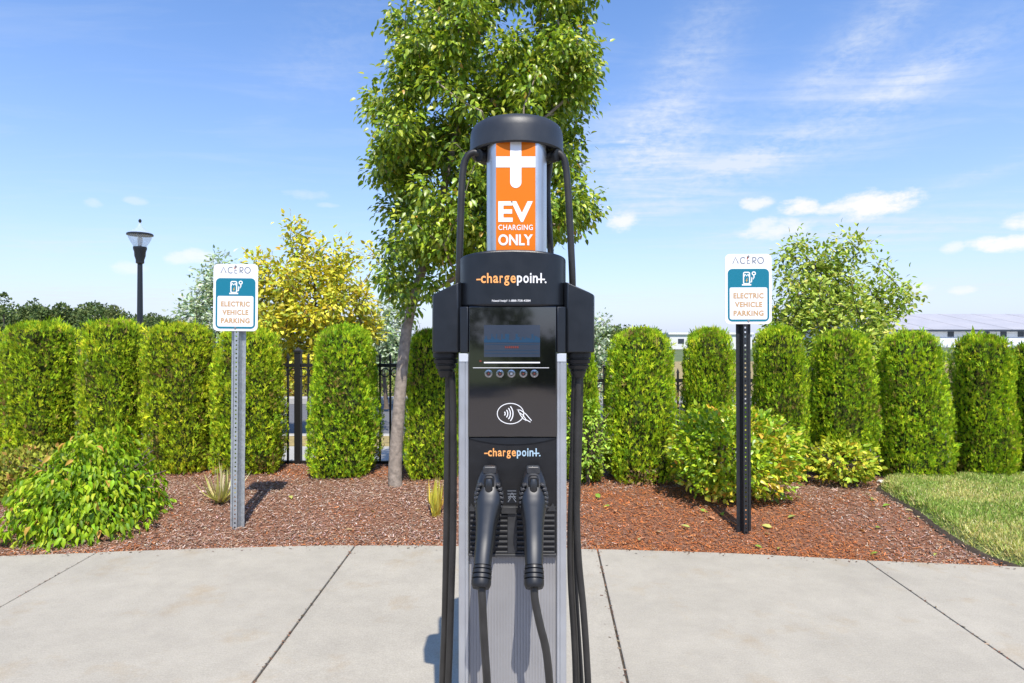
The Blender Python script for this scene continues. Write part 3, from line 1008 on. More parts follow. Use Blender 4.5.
def blob_tree(name, label, px, y, top, half, seed, cols, n=900, size=0.35, cone=False, cat='tree', low=350):
    """A far tree, a few dozen pixels across: trunk and a crown of leaf clumps."""
    rng = np.random.default_rng(seed)
    c = W(px, CY, y); ztop = H - (top - CY) * y / F; rx = half * y / F
    root = empty(name, (c.x, y, -0.05), label, cat)
    z0 = max(0.3, ztop * 0.12)
    clumps = []
    for k in range(16):
        u = rng.uniform(0, 1); z = z0 + (ztop - z0) * u
        w_ = rx * ((1 - u) * 0.95 + 0.04 if cone else math.sqrt(max(0.02, 1 - (2 * u - 0.9) ** 2 / 1.25)))
        a = rng.uniform(0, 6.28); r = w_ * rng.uniform(0.1, 0.75)
        clumps.append((c.x + r * math.cos(a), y + r * math.sin(a), min(z, ztop - w_ * 0.25), max(w_ * 0.45, rx * 0.1)))
    clumps.append((c.x, y, ztop - rx * (0.12 if cone else 0.35), rx * (0.10 if cone else 0.36)))
    ci = rng.integers(0, len(clumps), n)
    cl = np.array(clumps)[ci]
    dr = rand_dir(n, rng) * (rng.uniform(0.5, 1, n) ** 0.5)[:, None]
    pos = cl[:, :3] + dr * cl[:, 3:4] * np.array([1, 1, 0.85])
    rot = frames(dr + rng.normal(size=(n, 3)) * 0.6 + np.array([0, 0, 0.2]), rand_dir(n, rng))
    me = soup('crown', SIMPLE_V, SIMPLE_F, pos, rot, rng.uniform(0.6, 1.2, n) * size, palette(n, cols[0], cols[1], rng))
    link_mesh('crown', me, M['farleaf'], root)
    MB().loft([(c.x, y, -0.1), (c.x, y, z0 + (ztop - z0) * 0.6)], [rx * 0.09, rx * 0.04], n=8).build('trunk', M['twig'], root)


def wood(name, label, profile, y, depth, n, size, cols, seed, rmul=1.0):
    """A far-off wood: leaf clumps under a skyline given in photo points."""
    rng = np.random.default_rng(seed)
    x0, x1 = profile[0][0], profile[-1][0]
    pos = []
    clumps = []
    for _ in range(260):
        px = rng.uniform(x0, x1); dy = rng.uniform(0, depth)
        sky = np.interp(px, [p[0] for p in profile], [p[1] for p in profile])
        zt = H - (sky - CY) * y / F
        r = rng.uniform(0.8, 1.6) * y / 90 * rmul
        z = rng.uniform(0.15, 1.0) ** 0.6 * zt - r * 0.8
        clumps.append(((px - CX) * y / F, y + dy * 0.4, z, r))
    cl = np.array(clumps)[rng.integers(0, len(clumps), n)]
    dr = rand_dir(n, rng) * (rng.uniform(0.4, 1, n) ** 0.5)[:, None]
    pos = cl[:, :3] + dr * cl[:, 3:4]
    rot = frames(dr + rng.normal(size=(n, 3)) * 0.6, rand_dir(n, rng))
    me = soup(name, SIMPLE_V, SIMPLE_F, pos, rot, rng.uniform(0.6, 1.2, n) * size, palette(n, cols[0], cols[1], rng))
    tag(link_mesh(name, me, M['farleaf']), label, 'wood', kind='stuff')


FAR = ([(0.11, 0.16, 0.05), (0.15, 0.20, 0.06), (0.075, 0.115, 0.042), (0.20, 0.24, 0.08)], [4, 3, 3, 1])
wood('distant_wood', 'dark green distant wood along the skyline left of the street lamp', [(-40, 300), (0, 300), (10, 304), (30, 308), (60, 303), (76, 301), (92, 306), (103, 311), (130, 316), (150, 316), (165, 319), (176, 326)], 90, 25, 42000, 0.5, FAR, 51)
wood('distant_wood', 'dark distant wood just right of the charger above the hedge', [(575, 328), (600, 325), (625, 326), (645, 327), (668, 332)], 100, 25, 14000, 0.5, FAR, 52)
wood('distant_wood', 'low green wood far off along the whole horizon behind the buildings', [(-1400, 330), (-900, 326), (-500, 331), (0, 329), (300, 332), (600, 331), (900, 332), (1200, 328), (1700, 325), (2400, 331)], 210, 30, 26000, 1.1, FAR, 54)
blob_tree('conifer', 'dark pointed conifer tallest at the left edge of the far wood', 4, 85, 294, 13, 61, FAR, cone=False)
blob_tree('conifer', 'slim pointed conifer standing up out of the far wood', 36, 85, 299, 7, 62, FAR, cone=True, n=500)
blob_tree('round_tree', 'round yellowish green tree between the far wood and the street lamp', 115, 60, 306, 14, 63, ([(0.13, 0.16, 0.04), (0.18, 0.20, 0.06), (0.08, 0.11, 0.03)], [3, 2, 2]), n=1000, size=0.22)
blob_tree('round_tree', 'dark rounded tree low behind the lamp pole', 152, 62, 314, 15, 64, FAR, n=900, size=0.22)

# greenery that darkens the view behind the viewer and shows in the glossy display
wood('surrounding_wood', 'belt of trees behind the viewer mirrored in the charger display', [(150, 190), (260, 120), (380, 170), (432, 150), (442, 332), (500, 334), (512, 170), (560, 120), (640, 200), (760, 130), (880, 190)], 16, 6, 16000, 0.26, FAR, 53, 3.2)
o_ = bpy.data.objects['surrounding_wood']
o_.rotation_euler = (0, 0, math.pi)


# ------------------------------------------------------------------ shrubs
def dome_shrub(name, label, base, rx, ry, h, n, seed, cols, size, mode='dome', lv=LEAF_V, lf=LEAF_F, mat=None, droop=0.6, lump=0.16, stems=9, cat='shrub', inner=0.55, toned=None, power=2.0, flop=0.45):
    rng = np.random.default_rng(seed)
    root = empty(name, base, label, cat)
    b = Vector(base)
    def radius(dv):
        l = 1 + lump * noise.noise(Vector((dv.x * 2.2 + seed, dv.y * 2.2, dv.z * 2.2))) + lump * 0.7 * noise.noise(Vector((dv.x * 5.5, dv.y * 5.5 + seed, dv.z * 5.5)))
        q = (abs(dv.x) ** power + abs(dv.y) ** power + abs(dv.z) ** power) ** (-1 / power)
        return l * q
    pos, nor = [], []
    while len(pos) < n:
        dv = Vector(rng.normal(size=3)).normalized()
        if mode == 'dome':
            if dv.z < -0.02: continue
        r = radius(dv) * (1 - 0.5 * rng.uniform() ** 1.4)
        if mode == 'dome':
            p = Vector((dv.x * rx * r, dv.y * ry * r, dv.z * h * r))
        else:
            p = Vector((dv.x * rx * r, dv.y * ry * r, h * 0.54 + dv.z * h * 0.46 * r))
        if p.z < 0.015: continue
        pos.append(p); nor.append(Vector((dv.x / rx, dv.y / ry, dv.z / h)).normalized())
    pos = np.array(pos); nor = np.array(nor)
    d = nor * 0.75 + rng.normal(size=(n, 3)) * 0.42 - np.array([0, 0, droop]) * (1 if droop > 0 else 1)
    nrm = nor + rng.normal(size=(n, 3)) * flop + np.array([0, 0, 0.7])
    rot = frames(d, nrm)
    tint = palette(n, cols[0], cols[1], rng, gain=1.35)
    if toned is not None: tint = toned(pos, tint, rng)
    me = soup('foliage', lv, lf, pos + np.array(b), rot, rng.uniform(size[0], size[1], n), tint)
    link_mesh('foliage', me, mat or M['softleaf'], root)
    st = MB()
    for k in range(stems):
        a = rng.uniform(0, 6.28); r = rng.uniform(0.35, 0.75)
        e = Vector((math.cos(a) * rx * r, math.sin(a) * ry * r, h * rng.uniform(0.5, 0.85)))
        m_ = Vector((e.x * 0.35, e.y * 0.35, e.z * 0.55))
        st.loft(spline([b - Vector((0, 0, .04)), b + m_, b + e], 5), 0.006, n=5)
        for q in range(4):
            e2 = m_.lerp(e, rng.uniform(0.2, 1)) + Vector(rng.normal(size=3)) * 0.5 * Vector((rx, ry, h)).length * 0.25
            e2.z = max(0.03, min(e2.z, h * 0.9))
            st.loft([b + m_, b + m_.lerp(e2, 0.5) + Vector((0, 0, 0.02)), b + e2], 0.0035, n=4)
    st.build('stems', M['twig'], root)
    return root


BROAD_V = [(0, 0, 0), (-.20, .26, .13), (0, .3, 0), (.20, .26, .13), (-.18, .60, .09), (0, .62, -.05), (.18, .60, .09), (0, 1, -.28)]
bs = on_bed(80, 540)
dome_shrub('leafy_shrub', 'large bright green leafy mound shrub beside the pavement at the left', (bs.x - 0.13, bs.y + 0.30, bs.z - 0.02), 0.50, 0.50, 0.67, 5000, 71,
           ([(0.165, 0.275, 0.008), (0.235, 0.345, 0.011), (0.09, 0.18, 0.008), (0.36, 0.40, 0.025), (0.36, 0.22, 0.045)], [5, 4, 2.4, 1.4, 0.3]), (0.034, 0.072), lv=BROAD_V, droop=1.35, lump=0.20, power=1.75, flop=0.9)
sb = on_bed(18, 503)
dome_shrub('low_bronze_shrub', 'low spreading bronze tinged shrub at the left edge below the hedge', (sb.x, sb.y + 0.26, sb.z), 0.62, 0.42, 0.34, 8500, 72,
           ([(0.22, 0.26, 0.03), (0.32, 0.32, 0.05), (0.11, 0.145, 0.025), (0.34, 0.21, 0.06)], [4, 3, 3, 1.3]), (0.026, 0.046), droop=-0.4, lv=SIMPLE_V, lf=SIMPLE_F, lump=0.2, mat=M['hedge'])
eb = on_bed(742, 510)


def yellow_tips(pos, tint, rng):
    k = np.array([noise.noise(Vector((p[0] * 5, p[1] * 5, p[2] * 5 + 2))) for p in pos]) + 0.22 * (pos[:, 0] / 0.5)
    m = rng.uniform(size=len(pos)) < np.clip(0.08 + 1.1 * (k - 0.0), 0.04, 0.75)
    out = tint.copy(); out[m] = palette(int(m.sum()), [(0.62, 0.50, 0.05), (0.50, 0.48, 0.05), (0.64, 0.36, 0.05)], [3, 2.5, 1.4], rng)
    return out


dome_shrub('broad_shrub', 'broad rounded green shrub with yellow leaves right behind the black sign post', (eb.x + 0.045, eb.y + 0.30, eb.z - 0.02), 0.46, 0.40, 0.71, 6200, 73,
           ([(0.20, 0.32, 0.014), (0.30, 0.41, 0.02), (0.11, 0.20, 0.012), (0.42, 0.46, 0.03)], [4, 3.6, 2.0, 1.8]), (0.032, 0.058), mode='ball', droop=-0.15, lump=0.2, toned=yellow_tips, mat=M['leaf'], power=2.5)
e2 = on_bed(846, 489)
dome_shrub('yellow_shrub', 'small yellow-green twiggy shrub between the broad shrub and the lawn', (e2.x + 0.02, e2.y + 0.10, e2.z), 0.28, 0.2, 0.39, 800, 74,
           ([(0.30, 0.38, 0.025), (0.46, 0.46, 0.04), (0.18, 0.27, 0.02), (0.50, 0.38, 0.05)], [4, 3, 3, 1]), (0.035, 0.065), mode='ball', droop=-0.1, lump=0.3)
e3 = on_bed(588, 484)
dome_shrub('light_shrub', 'light green shrub half hidden behind the right side of the charger', (e3.x, e3.y - 0.02, e3.z), 0.18, 0.16, 0.72, 900, 75,
           ([(0.26, 0.40, 0.04), (0.36, 0.48, 0.07), (0.16, 0.28, 0.03)], [4, 3, 3]), (0.03, 0.05), mode='ball', droop=0.1, lump=0.25)
e4 = on_bed(642, 484)
dome_shrub('dead_twigs', 'clump of dry brown dead foliage at the foot of the hedge', (e4.x, e4.y - 0.02, e4.z), 0.13, 0.07, 0.20, 420, 76,
           ([(0.20, 0.10, 0.05), (0.28, 0.16, 0.09), (0.12, 0.065, 0.04)], [3, 2, 3]), (0.025, 0.05), droop=0.3, stems=6, cat='dead plant')

# grass tufts
def tuft(label, px, py, n, hgt, spread, cols, seed):
    b = on_bed(px, py); rng = np.random.default_rng(seed)
    pos = np.array(b) + np.column_stack([rng.normal(0, 0.012, n), rng.normal(0, 0.012, n), np.zeros(n)])
    a = rng.uniform(0, 6.28, n); s = rng.uniform(0.1, spread, n)
    d = np.column_stack([np.cos(a) * s, np.sin(a) * s, np.ones(n) * 0.8])
    v = [(-.035, 0, 0), (.035, 0, 0), (.03, .5, .04), (-.03, .5, .04), (0.0, 1, .26)]
    rot = frames(d, np.column_stack([-np.cos(a), -np.sin(a), np.ones(n) * 0.6]))
    me = soup('grass_tuft', v, [(0, 1, 2, 3), (3, 2, 4)], pos, rot, rng.uniform(0.5, 1.1, n) * hgt, palette(n, cols[0], cols[1], rng))
    o = link_mesh('grass_tuft', me, M['blade'], None, b)
    tag(o, label, 'grass tuft')


tuft('pale straw coloured grass tuft growing behind the galvanised sign post', 221, 503, 70, 0.28, 1.9, ([(0.60, 0.54, 0.28), (0.46, 0.50, 0.14), (0.68, 0.60, 0.38)], [3, 3, 2]), 81)
tuft('upright yellow-green grass tuft on the mulch beside the charger', 436, 516, 44, 0.28, 0.6, ([(0.66, 0.54, 0.07), (0.52, 0.50, 0.08), (0.68, 0.46, 0.07)], [3, 3, 1]), 82)

# small white stones at the tip of the lawn
for px, py, s, lab in ((881, 483, 0.030, 'small white stone at the tip of the lawn'), (892, 482, 0.038, 'larger flat white stone beside the tip of the lawn')):
    b = on_bed(px, py); bm = bmesh.new()
    bmesh.ops.create_icosphere(bm, subdivisions=2, radius=s)
    for v in bm.verts:
        v.co *= 1 + 0.25 * noise.noise(v.co * 40); v.co.z *= 0.55
    me = bpy.data.meshes.new('stone'); bm.to_mesh(me); bm.free(); me.materials.append(M['rock'])
    o = bpy.data.objects.new('stone', me); COL.objects.link(o); o.location = (b.x, b.y, b.z + s * 0.4); tag(o, lab, 'stone')

# shrubs across the street, glimpsed through the fence
for px, lab, cols in ((283, 'orange leaved shrub across the street seen through the fence', [(0.42, 0.16, 0.04), (0.3, 0.2, 0.05), (0.2, 0.22, 0.05)]),
                      (306, 'olive shrub across the street seen through the fence', [(0.3, 0.3, 0.06), (0.2, 0.24, 0.05), (0.38, 0.26, 0.06)]),
                      (384, 'green shrub across the street seen right of the free-standing hedge column', [(0.16, 0.22, 0.05), (0.24, 0.28, 0.07), (0.1, 0.15, 0.04)])):
    c = W(px, 397, 14.9)
    dome_shrub('street_shrub', lab, (c.x, 14.9, -0.01), 0.42, 0.4, 0.75, 900, px, (cols, [3, 3, 2]), (0.06, 0.10), droop=0.0, lump=0.25, lv=SIMPLE_V, lf=SIMPLE_F)
blob_tree('street_tree', 'dark green tree across the street behind the fence post', 290, 19, 322, 28, 91, ([(0.10, 0.15, 0.05), (0.16, 0.2, 0.06), (0.06, 0.1, 0.03)], [3, 2, 2]), n=1500, size=0.16)
blob_tree('street_tree', 'green tree across the street seen right of the free-standing hedge column', 372, 20, 330, 26, 92, ([(0.12, 0.18, 0.06), (0.2, 0.25, 0.1), (0.07, 0.11, 0.04)], [3, 2, 2]), n=1500, size=0.16)

# ------------------------------------------------------------------ fence
fr = empty('metal_fence', (-2.11, 6.12, 0), 'black ornamental metal picket fence running behind the hedge', 'fence')
POSTS = [-6.15, -4.13, -2.11, -0.09, 0.93, 2.95, 4.97, 6.4]
YF = 6.12


def drop(x):
    return 0 if x < 0 else (-0.15 if x < 2 else -0.19)


for x in POSTS:
    zt = 1.17 + drop(x)
    MB().box((x, YF, zt / 2 - 0.05), (0.06, 0.06, zt + 0.1)).box((x, YF, zt + 0.012), (0.075, 0.075, 0.02)).add(
        [(x - .03, YF - .03, zt + .022), (x + .03, YF - .03, zt + .022), (x + .03, YF + .03, zt + .022), (x - .03, YF + .03, zt + .022), (x, YF, zt + .055)],
        [(0, 1, 4), (1, 2, 4), (2, 3, 4), (3, 0, 4)]).build('post', M['fence'], fr, smooth=0)
for a, b in zip(POSTS[:-1], POSTS[1:]):
    dz = drop((a + b) / 2); mb = MB()
    for z in (1.045, 0.085):
        mb.box(((a + b) / 2, YF, z + dz), (b - a - 0.062, 0.032, 0.034 if z != 0.90 else 0.026))
    n = max(2, round((b - a) / 0.102)); st = (b - a) / n
    for k in range(1, n):
        x = a + st * k
        mb.box((x, YF, 0.57 + dz), (0.018, 0.018, 1.10))
        mb.add([(x - .015, YF - .009, 1.12 + dz), (x + .015, YF - .009, 1.12 + dz), (x + .015, YF + .009, 1.12 + dz), (x - .015, YF + .009, 1.12 + dz), (x, YF, 1.17 + dz)], [(0, 1, 4), (1, 2, 4), (2, 3, 4), (3, 0, 4), (3, 2, 1, 0)])
    for k in range(n):
        x = a + st * (k + .5)
        mb.loft([(x + 0.042 * math.cos(t), YF, 0.973 + dz + 0.042 * math.sin(t)) for t in [2 * math.pi * i / 16 for i in range(17)]], 0.006, n=5, cap=False)
    mb.build('picket_panel', M['fence'], fr, smooth=0)

# ------------------------------------------------------------------ street lamp
LY = 15.5
lb = W(140, 341, LY)
lamp = empty('street_lamp', (lb.x, LY, -0.02), 'tall black street lamp with a clear bell shaped glass globe beyond the hedge', 'street lamp')
def lz(py): return H - (py - CY) * LY / F
def lw(px): return px * LY / F
c0 = (lb.x, LY, 0)
MB().lathe([(0.20, -0.05), (0.20, 0.1), (0.14, 0.35), (0.11, 0.5), (lw(3.0), 0.9), (lw(2.3), lz(264)), (lw(3.8), lz(263)), (lw(3.8), lz(260)), (lw(5), lz(256)), (lw(5.2), lz(252)), (lw(6.2), lz(249)), (lw(6.2), lz(247))], c0, 16).build('pole', M['lampblack'], lamp)
MB().lathe([(lw(5.5), lz(247)), (lw(8), lz(243)), (lw(10), lz(239)), (lw(11.2), lz(235.5)), (lw(10.9), lz(235.5)), (lw(9.7), lz(239)), (lw(7.7), lz(243)), (lw(5.2), lz(246.7))], c0, 20).build('globe', M['lampglass'], lamp, smooth=60)
MB().lathe([(lw(11), lz(235.6)), (lw(11.9), lz(235.4)), (lw(11.9), lz(234)), (lw(11), lz(233.4))], c0, 24).build('rim', M['lampblack'], lamp)
MB().lathe([(lw(10.8), lz(233.4)), (lw(9), lz(231.6)), (lw(6), lz(229.8)), (lw(3.2), lz(228)), (lw(1.8), lz(224.5)), (lw(1.2), lz(222.5))], c0, 20).build('glass_dome', M['lampglass'], lamp, smooth=60)
MB().lathe([(lw(0.7), lz(223)), (lw(1.4), lz(221.6)), (lw(1.4), lz(220.2)), (lw(0.5), lz(219))], c0, 12).build('finial', M['lampblack'], lamp)
MB().lathe([(lw(1.5), lz(246)), (lw(2.2), lz(242)), (lw(2.2), lz(238)), (lw(0.8), lz(236.5))], c0, 12).build('bulb', M['white'], lamp)

# ------------------------------------------------------------------ buildings far beyond the hedge
BY = 150.0
def bx(px, y): return (px - CX) * y / F
def bz(py, y): return H - (py - CY) * y / F
bd = empty('long_shed', (bx(980, BY), BY, 0), 'long pale building with a wide grey metal roof beyond the right end of the hedge', 'building')
x0, x1 = bx(884, BY), bx(1260, BY)
ze = bz(329.5, BY); YR = BY + 26; zr = bz(314, YR)
MB().box2((x0 + 1, BY + 0.8, -0.1), (x1, BY + 50, ze)).build('wall', M['wall'], bd, smooth=0)
mb = MB()
mb.add([(x0, BY - 0.4, ze), (x1, BY - 0.4, ze), (x1, YR, zr), (x0, YR, zr), (x0, BY + 52, ze), (x1, BY + 52, ze), (x0, BY - 0.4, ze - 0.35), (x1, BY - 0.4, ze - 0.35)],
       [(0, 1, 2, 3), (3, 2, 5, 4), (0, 6, 7, 1), (0, 3, 4)])
s = x0 + 2.0
while s < x1:
    d_ = Vector((0, YR - BY, zr - ze))
    mb.add([(s - .05, BY - 0.4, ze + .02), (s + .05, BY - 0.4, ze + .02), (s + .05, YR, zr + .02), (s - .05, YR, zr + .02), (s, BY - 0.4, ze + .07), (s, YR, zr + .07)], [(0, 4, 5, 3), (4, 1, 2, 5)])
    s += 9.6
rf = mb.build('roof', M['roof'], bd, smooth=0)
MB().box2((x0, BY - 0.55, ze - 0.5), (x1, BY - 0.41, ze - 0.02)).build('fascia', M['window'], bd, smooth=0)
for px in (953, 989, 1006, 1023.5, 1052, 1080, 935, 917, 971):
    if px in (971, 935, 917): continue
    xx = bx(px, BY)
    MB().box2((xx - 0.75, BY + 0.72, bz(336.8, BY)), (xx + 0.75, BY + 0.9, bz(331.6, BY))).build('window', M['window'], bd, smooth=0)
PB = BY - 9
zt, zb_ = bz(338, BY), bz(346.8, PB)
MB().add([(x0, PB, zb_), (x1, PB, zb_), (x1, BY + .78, zt), (x0, BY + .78, zt), (x0, PB, zb_ - .15), (x1, PB, zb_ - .15), (x1, BY + .78, zt - .2), (x0, BY + .78, zt - .2)],
         [(0, 1, 2, 3), (7, 6, 5, 4), (0, 4, 5, 1), (0, 3, 7, 4)]).build('porch_roof', M['roof2'], bd, smooth=0)
for k in range(12):
    xx = x0 + 1 + k * 7.5
    MB().box2((xx - .12, PB + .3, -0.1), (xx + .12, PB + .55, zb_ - .1)).build('porch_post', M['wall'], bd, smooth=0)

B2 = 110.0
b2 = empty('white_building', (bx(712, B2), B2, 0), 'small white flat-roofed building glimpsed in the gaps left of the black sign post', 'building')
MB().box2((bx(669, B2), B2, -0.1), (bx(752, B2), B2 + 15, bz(334.2, B2))).build('wall', M['wall'], b2, smooth=0)
MB().box2((bx(668, B2), B2 - 0.3, bz(334.4, B2)), (bx(753, B2), B2 + 15.3, bz(332.6, B2))).build('parapet', M['white'], b2, smooth=0)
for px in (681, 700, 722, 745):
    MB().box2((bx(px - 3.0, B2), B2 - 0.06, bz(343.5, B2)), (bx(px + 3.0, B2), B2 + 0.1, bz(338.8, B2))).build('window', M['window'], b2, smooth=0)

# ------------------------------------------------------------------ parking signs
def parking_sign(label, base_px, base_py, x0, y0, x1, y1, postmat, tilt):
    b = on_bed(base_px, base_py)
    Y = b.y - 0.03
    root = empty('parking_sign', (b.x, b.y, b.z), label, 'sign', 'electric vehicle parking signs')
    def X(px): return (px - CX) * Y / F
    def Z(py): return H - (py - CY) * Y / F
    sx0, sx1, sz1, sz0 = X(x0), X(x1), Z(y0), Z(y1)
    w_, h_ = sx1 - sx0, sz1 - sz0
    ft = Y                       # front of the plate
    def u(a): return sx0 + a * w_
    def v(a): return sz1 - a * h_
    parts = []
    pl = MB().slab(rrect(sx0, sz0, sx1, sz1, 0.10 * w_), ft, 0.003).build('panel', M['signwhite'], root, smooth=30); parts.append(pl)
    fm = MB()
    # teal border with a solid header
    outer = rrect(u(.055), v(.965), u(.945), v(.212), 0.10 * w_)
    fm.slab(outer, ft - 0.0008, 0.0008)
    parts.append(fm.build('teal_field', M['teal'], pl, smooth=0))
    inn = rrect(u(.095), v(.935), u(.905), v(.475), 0.045 * w_)
    inn = [(x, min(z, v(.478))) for x, z in inn]
    parts.append(MB().slab(inn, ft - 0.0014, 0.0008).build('text_field', M['signwhite'], pl, smooth=0))
    for (t, c0_, hw) in (('ELECTRIC', .597, .325), ('VEHICLE', .722, .295), ('PARKING', .846, .325)):
        text_mb(t, u(.5 - hw), u(.5 + hw), v(c0_ + .040), v(c0_ - .040), ft - 0.002, 0.046, None, spacing=1.12).build('lettering', M['tan'], pl, smooth=0)
    # resort name: thin capitals, the A without its bar, one red stroke in the E
    nm = MB(); zc, zh = .092, .044; lw_ = 0.034 * w_ * 0.62
    def pt(a, c): return (u(a), v(c))
    yy = ft - 0.0008
    stroke(nm, [pt(.165, zc + zh), pt(.225, zc - zh), pt(.285, zc + zh)], lw_, yy, 0.0006)
    stroke(nm, ellipse(u(.385), v(zc), .058 * w_, zh * h_, 14, 45, 315), lw_, yy, 0.0006)
    stroke(nm, [pt(.535, zc + zh), pt(.478, zc + zh), pt(.478, zc), pt(.525, zc)], lw_, yy, 0.0006)
    stroke(nm, [pt(.595, zc + zh), pt(.595, zc - zh)], lw_, yy, 0.0006)
    stroke(nm, [(u(.595), v(zc - zh))] + ellipse(u(.63), v(zc - zh * .45), .035 * w_, zh * .55 * h_, 9, 90, -90) + [pt(.605, zc + zh * .1), pt(.66, zc + zh)], lw_, yy, 0.0006)
    stroke(nm, ellipse(u(.765), v(zc), .062 * w_, zh * h_, 20), lw_, yy, 0.0006, closed=True)
    parts.append(nm.build('name_lettering', M['signgrey'], pl, smooth=0))
    rm = MB(); stroke(rm, [pt(.478, zc - zh * .35), pt(.48, zc - zh), pt(.515, zc - zh * 1.1)], lw_ * 1.3, yy - .0001, 0.0006)
    parts.append(rm.build('name_accent', M['rust'], pl, smooth=0))
    # charger pictogram
    pm_ = MB(); yy = ft - 0.0016
    pw = 0.024 * w_
    stroke(pm_, rrect(u(.395), v(.425), u(.525), v(.262), .03 * w_), pw, yy, 0.0006, closed=True)
    stroke(pm_, [pt(.36, .440), pt(.56, .440)], pw * 1.3, yy, 0.0006)
    stroke(pm_, [pt(.40, .325), pt(.43, .29), pt(.46, .315), pt(.49, .29), pt(.52, .325)], pw, yy - .0001, 0.0006)
    stroke(pm_, [pt(.53, .40), pt(.565, .40), pt(.575, .33), pt(.60, .36), pt(.62, .33), pt(.615, .30)], pw, yy - .0002, 0.0006)
    stroke(pm_, ellipse(u(.615), v(.278), .035 * w_, .022 * h_, 14), pw, yy - .0003, 0.0006, closed=True)
    parts.append(pm_.build('pictogram', M['white'], pl, smooth=0))
    bm_ = MB(); bm_.slab([pt(.47, .345), pt(.44, .385), pt(.46, .385), pt(.45, .415), pt(.485, .37), pt(.463, .37), pt(.482, .345)], yy, .0006)
    parts.append(bm_.build('bolt_symbol', M['gold'], pl, smooth=0))
    for zz in (.035, .955):
        c_ = (u(.5), ft - 0.002, v(zz))
        parts.append(MB().loft([(c_[0], ft + .001, c_[2]), (c_[0], ft - .004, c_[2])], 0.007, n=10, up=Vector((0, 0, 1))).build('bolt', M['bolt'], pl))
    if tilt:
        pass
    # hat-section steel post with punched holes in its web
    pmb = MB(); px_ = b.x; web, dp, fl, t = 0.036, 0.040, 0.024, 0.0028
    zt_ = v(.06) if False else sz1 - 0.02; z0_ = b.z - 0.10
    yw = ft + 0.0035
    step = 0.0254 * 1.15; hole = 0.0105
    pmb.box2((px_ - web / 2, yw, z0_), (px_ - hole / 2, yw + t, zt_)).box2((px_ + hole / 2, yw, z0_), (px_ + web / 2, yw + t, zt_))
    z = z0_
    while z < zt_ - step:
        pmb.box2((px_ - hole / 2, yw, z), (px_ + hole / 2, yw + t, z + step - hole)); z += step
    for sgn in (-1, 1):
        xa = px_ + sgn * web / 2
        xb = px_ + sgn * (web / 2 + 0.006)
        pmb.add([(xa, yw, z0_), (xb, yw + dp, z0_), (xb, yw + dp, zt_), (xa, yw, zt_), (xa - sgn * t, yw, z0_), (xb - sgn * t, yw + dp, z0_), (xb - sgn * t, yw + dp, zt_), (xa - sgn * t, yw, zt_)],
                [(0, 1, 2, 3), (4, 7, 6, 5), (0, 3, 7, 4), (1, 5, 6, 2), (3, 2, 6, 7)])
        xs = sorted((xb, xb + sgn * fl))
        pmb.box2((xs[0], yw + dp - t, z0_), (xs[1], yw + dp, zt_))
    pmb.build('post', postmat, root, smooth=0)
    if tilt:
        root.rotation_euler = (0, math.radians(tilt), 0)
    return root


parking_sign('electric vehicle parking sign on a galvanised grey post', 236.5, 528, 211.3, 264, 255.8, 331, M['galv'], 0.5)
parking_sign('electric vehicle parking sign on a black post', 744.5, 533, 726, 254, 772.5, 324, M['blackpost'], -0.2)

# ------------------------------------------------------------------ charging station
CXP = 512.7
YF0 = 1.65                      # plane of the display and the side rails
SX = YF0 / F                    # metres per pixel on that plane
cx0 = (CXP - CX) * SX
ch = empty('charging_station', (cx0, 1.80, 0.0), 'black and grey electric car charger with two plugs standing on the pavement in the middle', 'car charger')


def X(px, y=YF0): return (px - CX) * y / F
def Z(py, y=YF0): return H - (py - CY) * y / F


def plan(a, yc, bf, bb, n=2.8, k=48, clip=None):
    """Rounded plan outline: half width a, centre yc, reach bf to the front and bb to the back."""
    out = []
    for i in range(k):
        t = 2 * math.pi * i / k
        c, s_ = math.cos(t), math.sin(t)
        x = math.copysign(abs(c) ** (2 / n), c) * a
        q = math.copysign(abs(s_) ** (2 / n), s_)
        y = yc + q * (bb if s_ > 0 else bf)
        if clip is not None: y = max(y, clip)
        out.append((cx0 + x, y))
    return out


# base plate and foot
MB().box2((cx0 - .17, 1.60, 0.004), (cx0 + .17, 1.98, 0.022)).build('base_plate', M['plastic2'], ch, bevel=0.004)
# column body behind the face
xl, xr = X(458.6), X(566.6)
MB().box2((xl + .004, YF0 + .022, 0.02), (xr - .004, YF0 + .20, Z(372) + .02)).build('column', M['alu'], ch, bevel=0.012, segs=3)
# side rails: bright extrusions with a groove
for x0, x1 in ((X(458.6), X(468.6)), (X(556.6), X(566.6))):
    mb = MB()
    w_ = x1 - x0
    pf = [(x0, YF0 + .05), (x0, YF0 + .004), (x0 + .003, YF0), (x0 + w_ * .62, YF0), (x0 + w_ * .66, YF0 + .002), (x0 + w_ * .70, YF0), (x1 - .002, YF0), (x1, YF0 + .003), (x1, YF0 + .05)]
    if x0 > cx0:
        pf = [(x0 + x1 - x, y) for x, y in reversed(pf)]
    mb.prism(pf, 0.021, Z(353.4))
    r_ = mb.build('side_rail', M['alu'], ch, smooth=0)
    MB().box2((x0 + .0012, YF0 - .0016, Z(361.8)), (x1 - .0012, YF0 + .01, Z(353.6))).build('rail_end_cap', M['endcap'], r_, bevel=0.001)
# ribbed lower panel
mb = MB()
px0, px1 = X(469.2), X(556.0)
mb.box2((px0, YF0 + .010, 0.022), (px1, YF0 + .021, Z(552)))
k = px0 + .005
while k < px1 - .005:
    mb.box2((k, YF0 + .0084, 0.0225), (k + .0046, YF0 + .0105, Z(552) - .0005)); k += .0078
mb.build('lower_panel', M['alupanel'], ch, smooth=0)

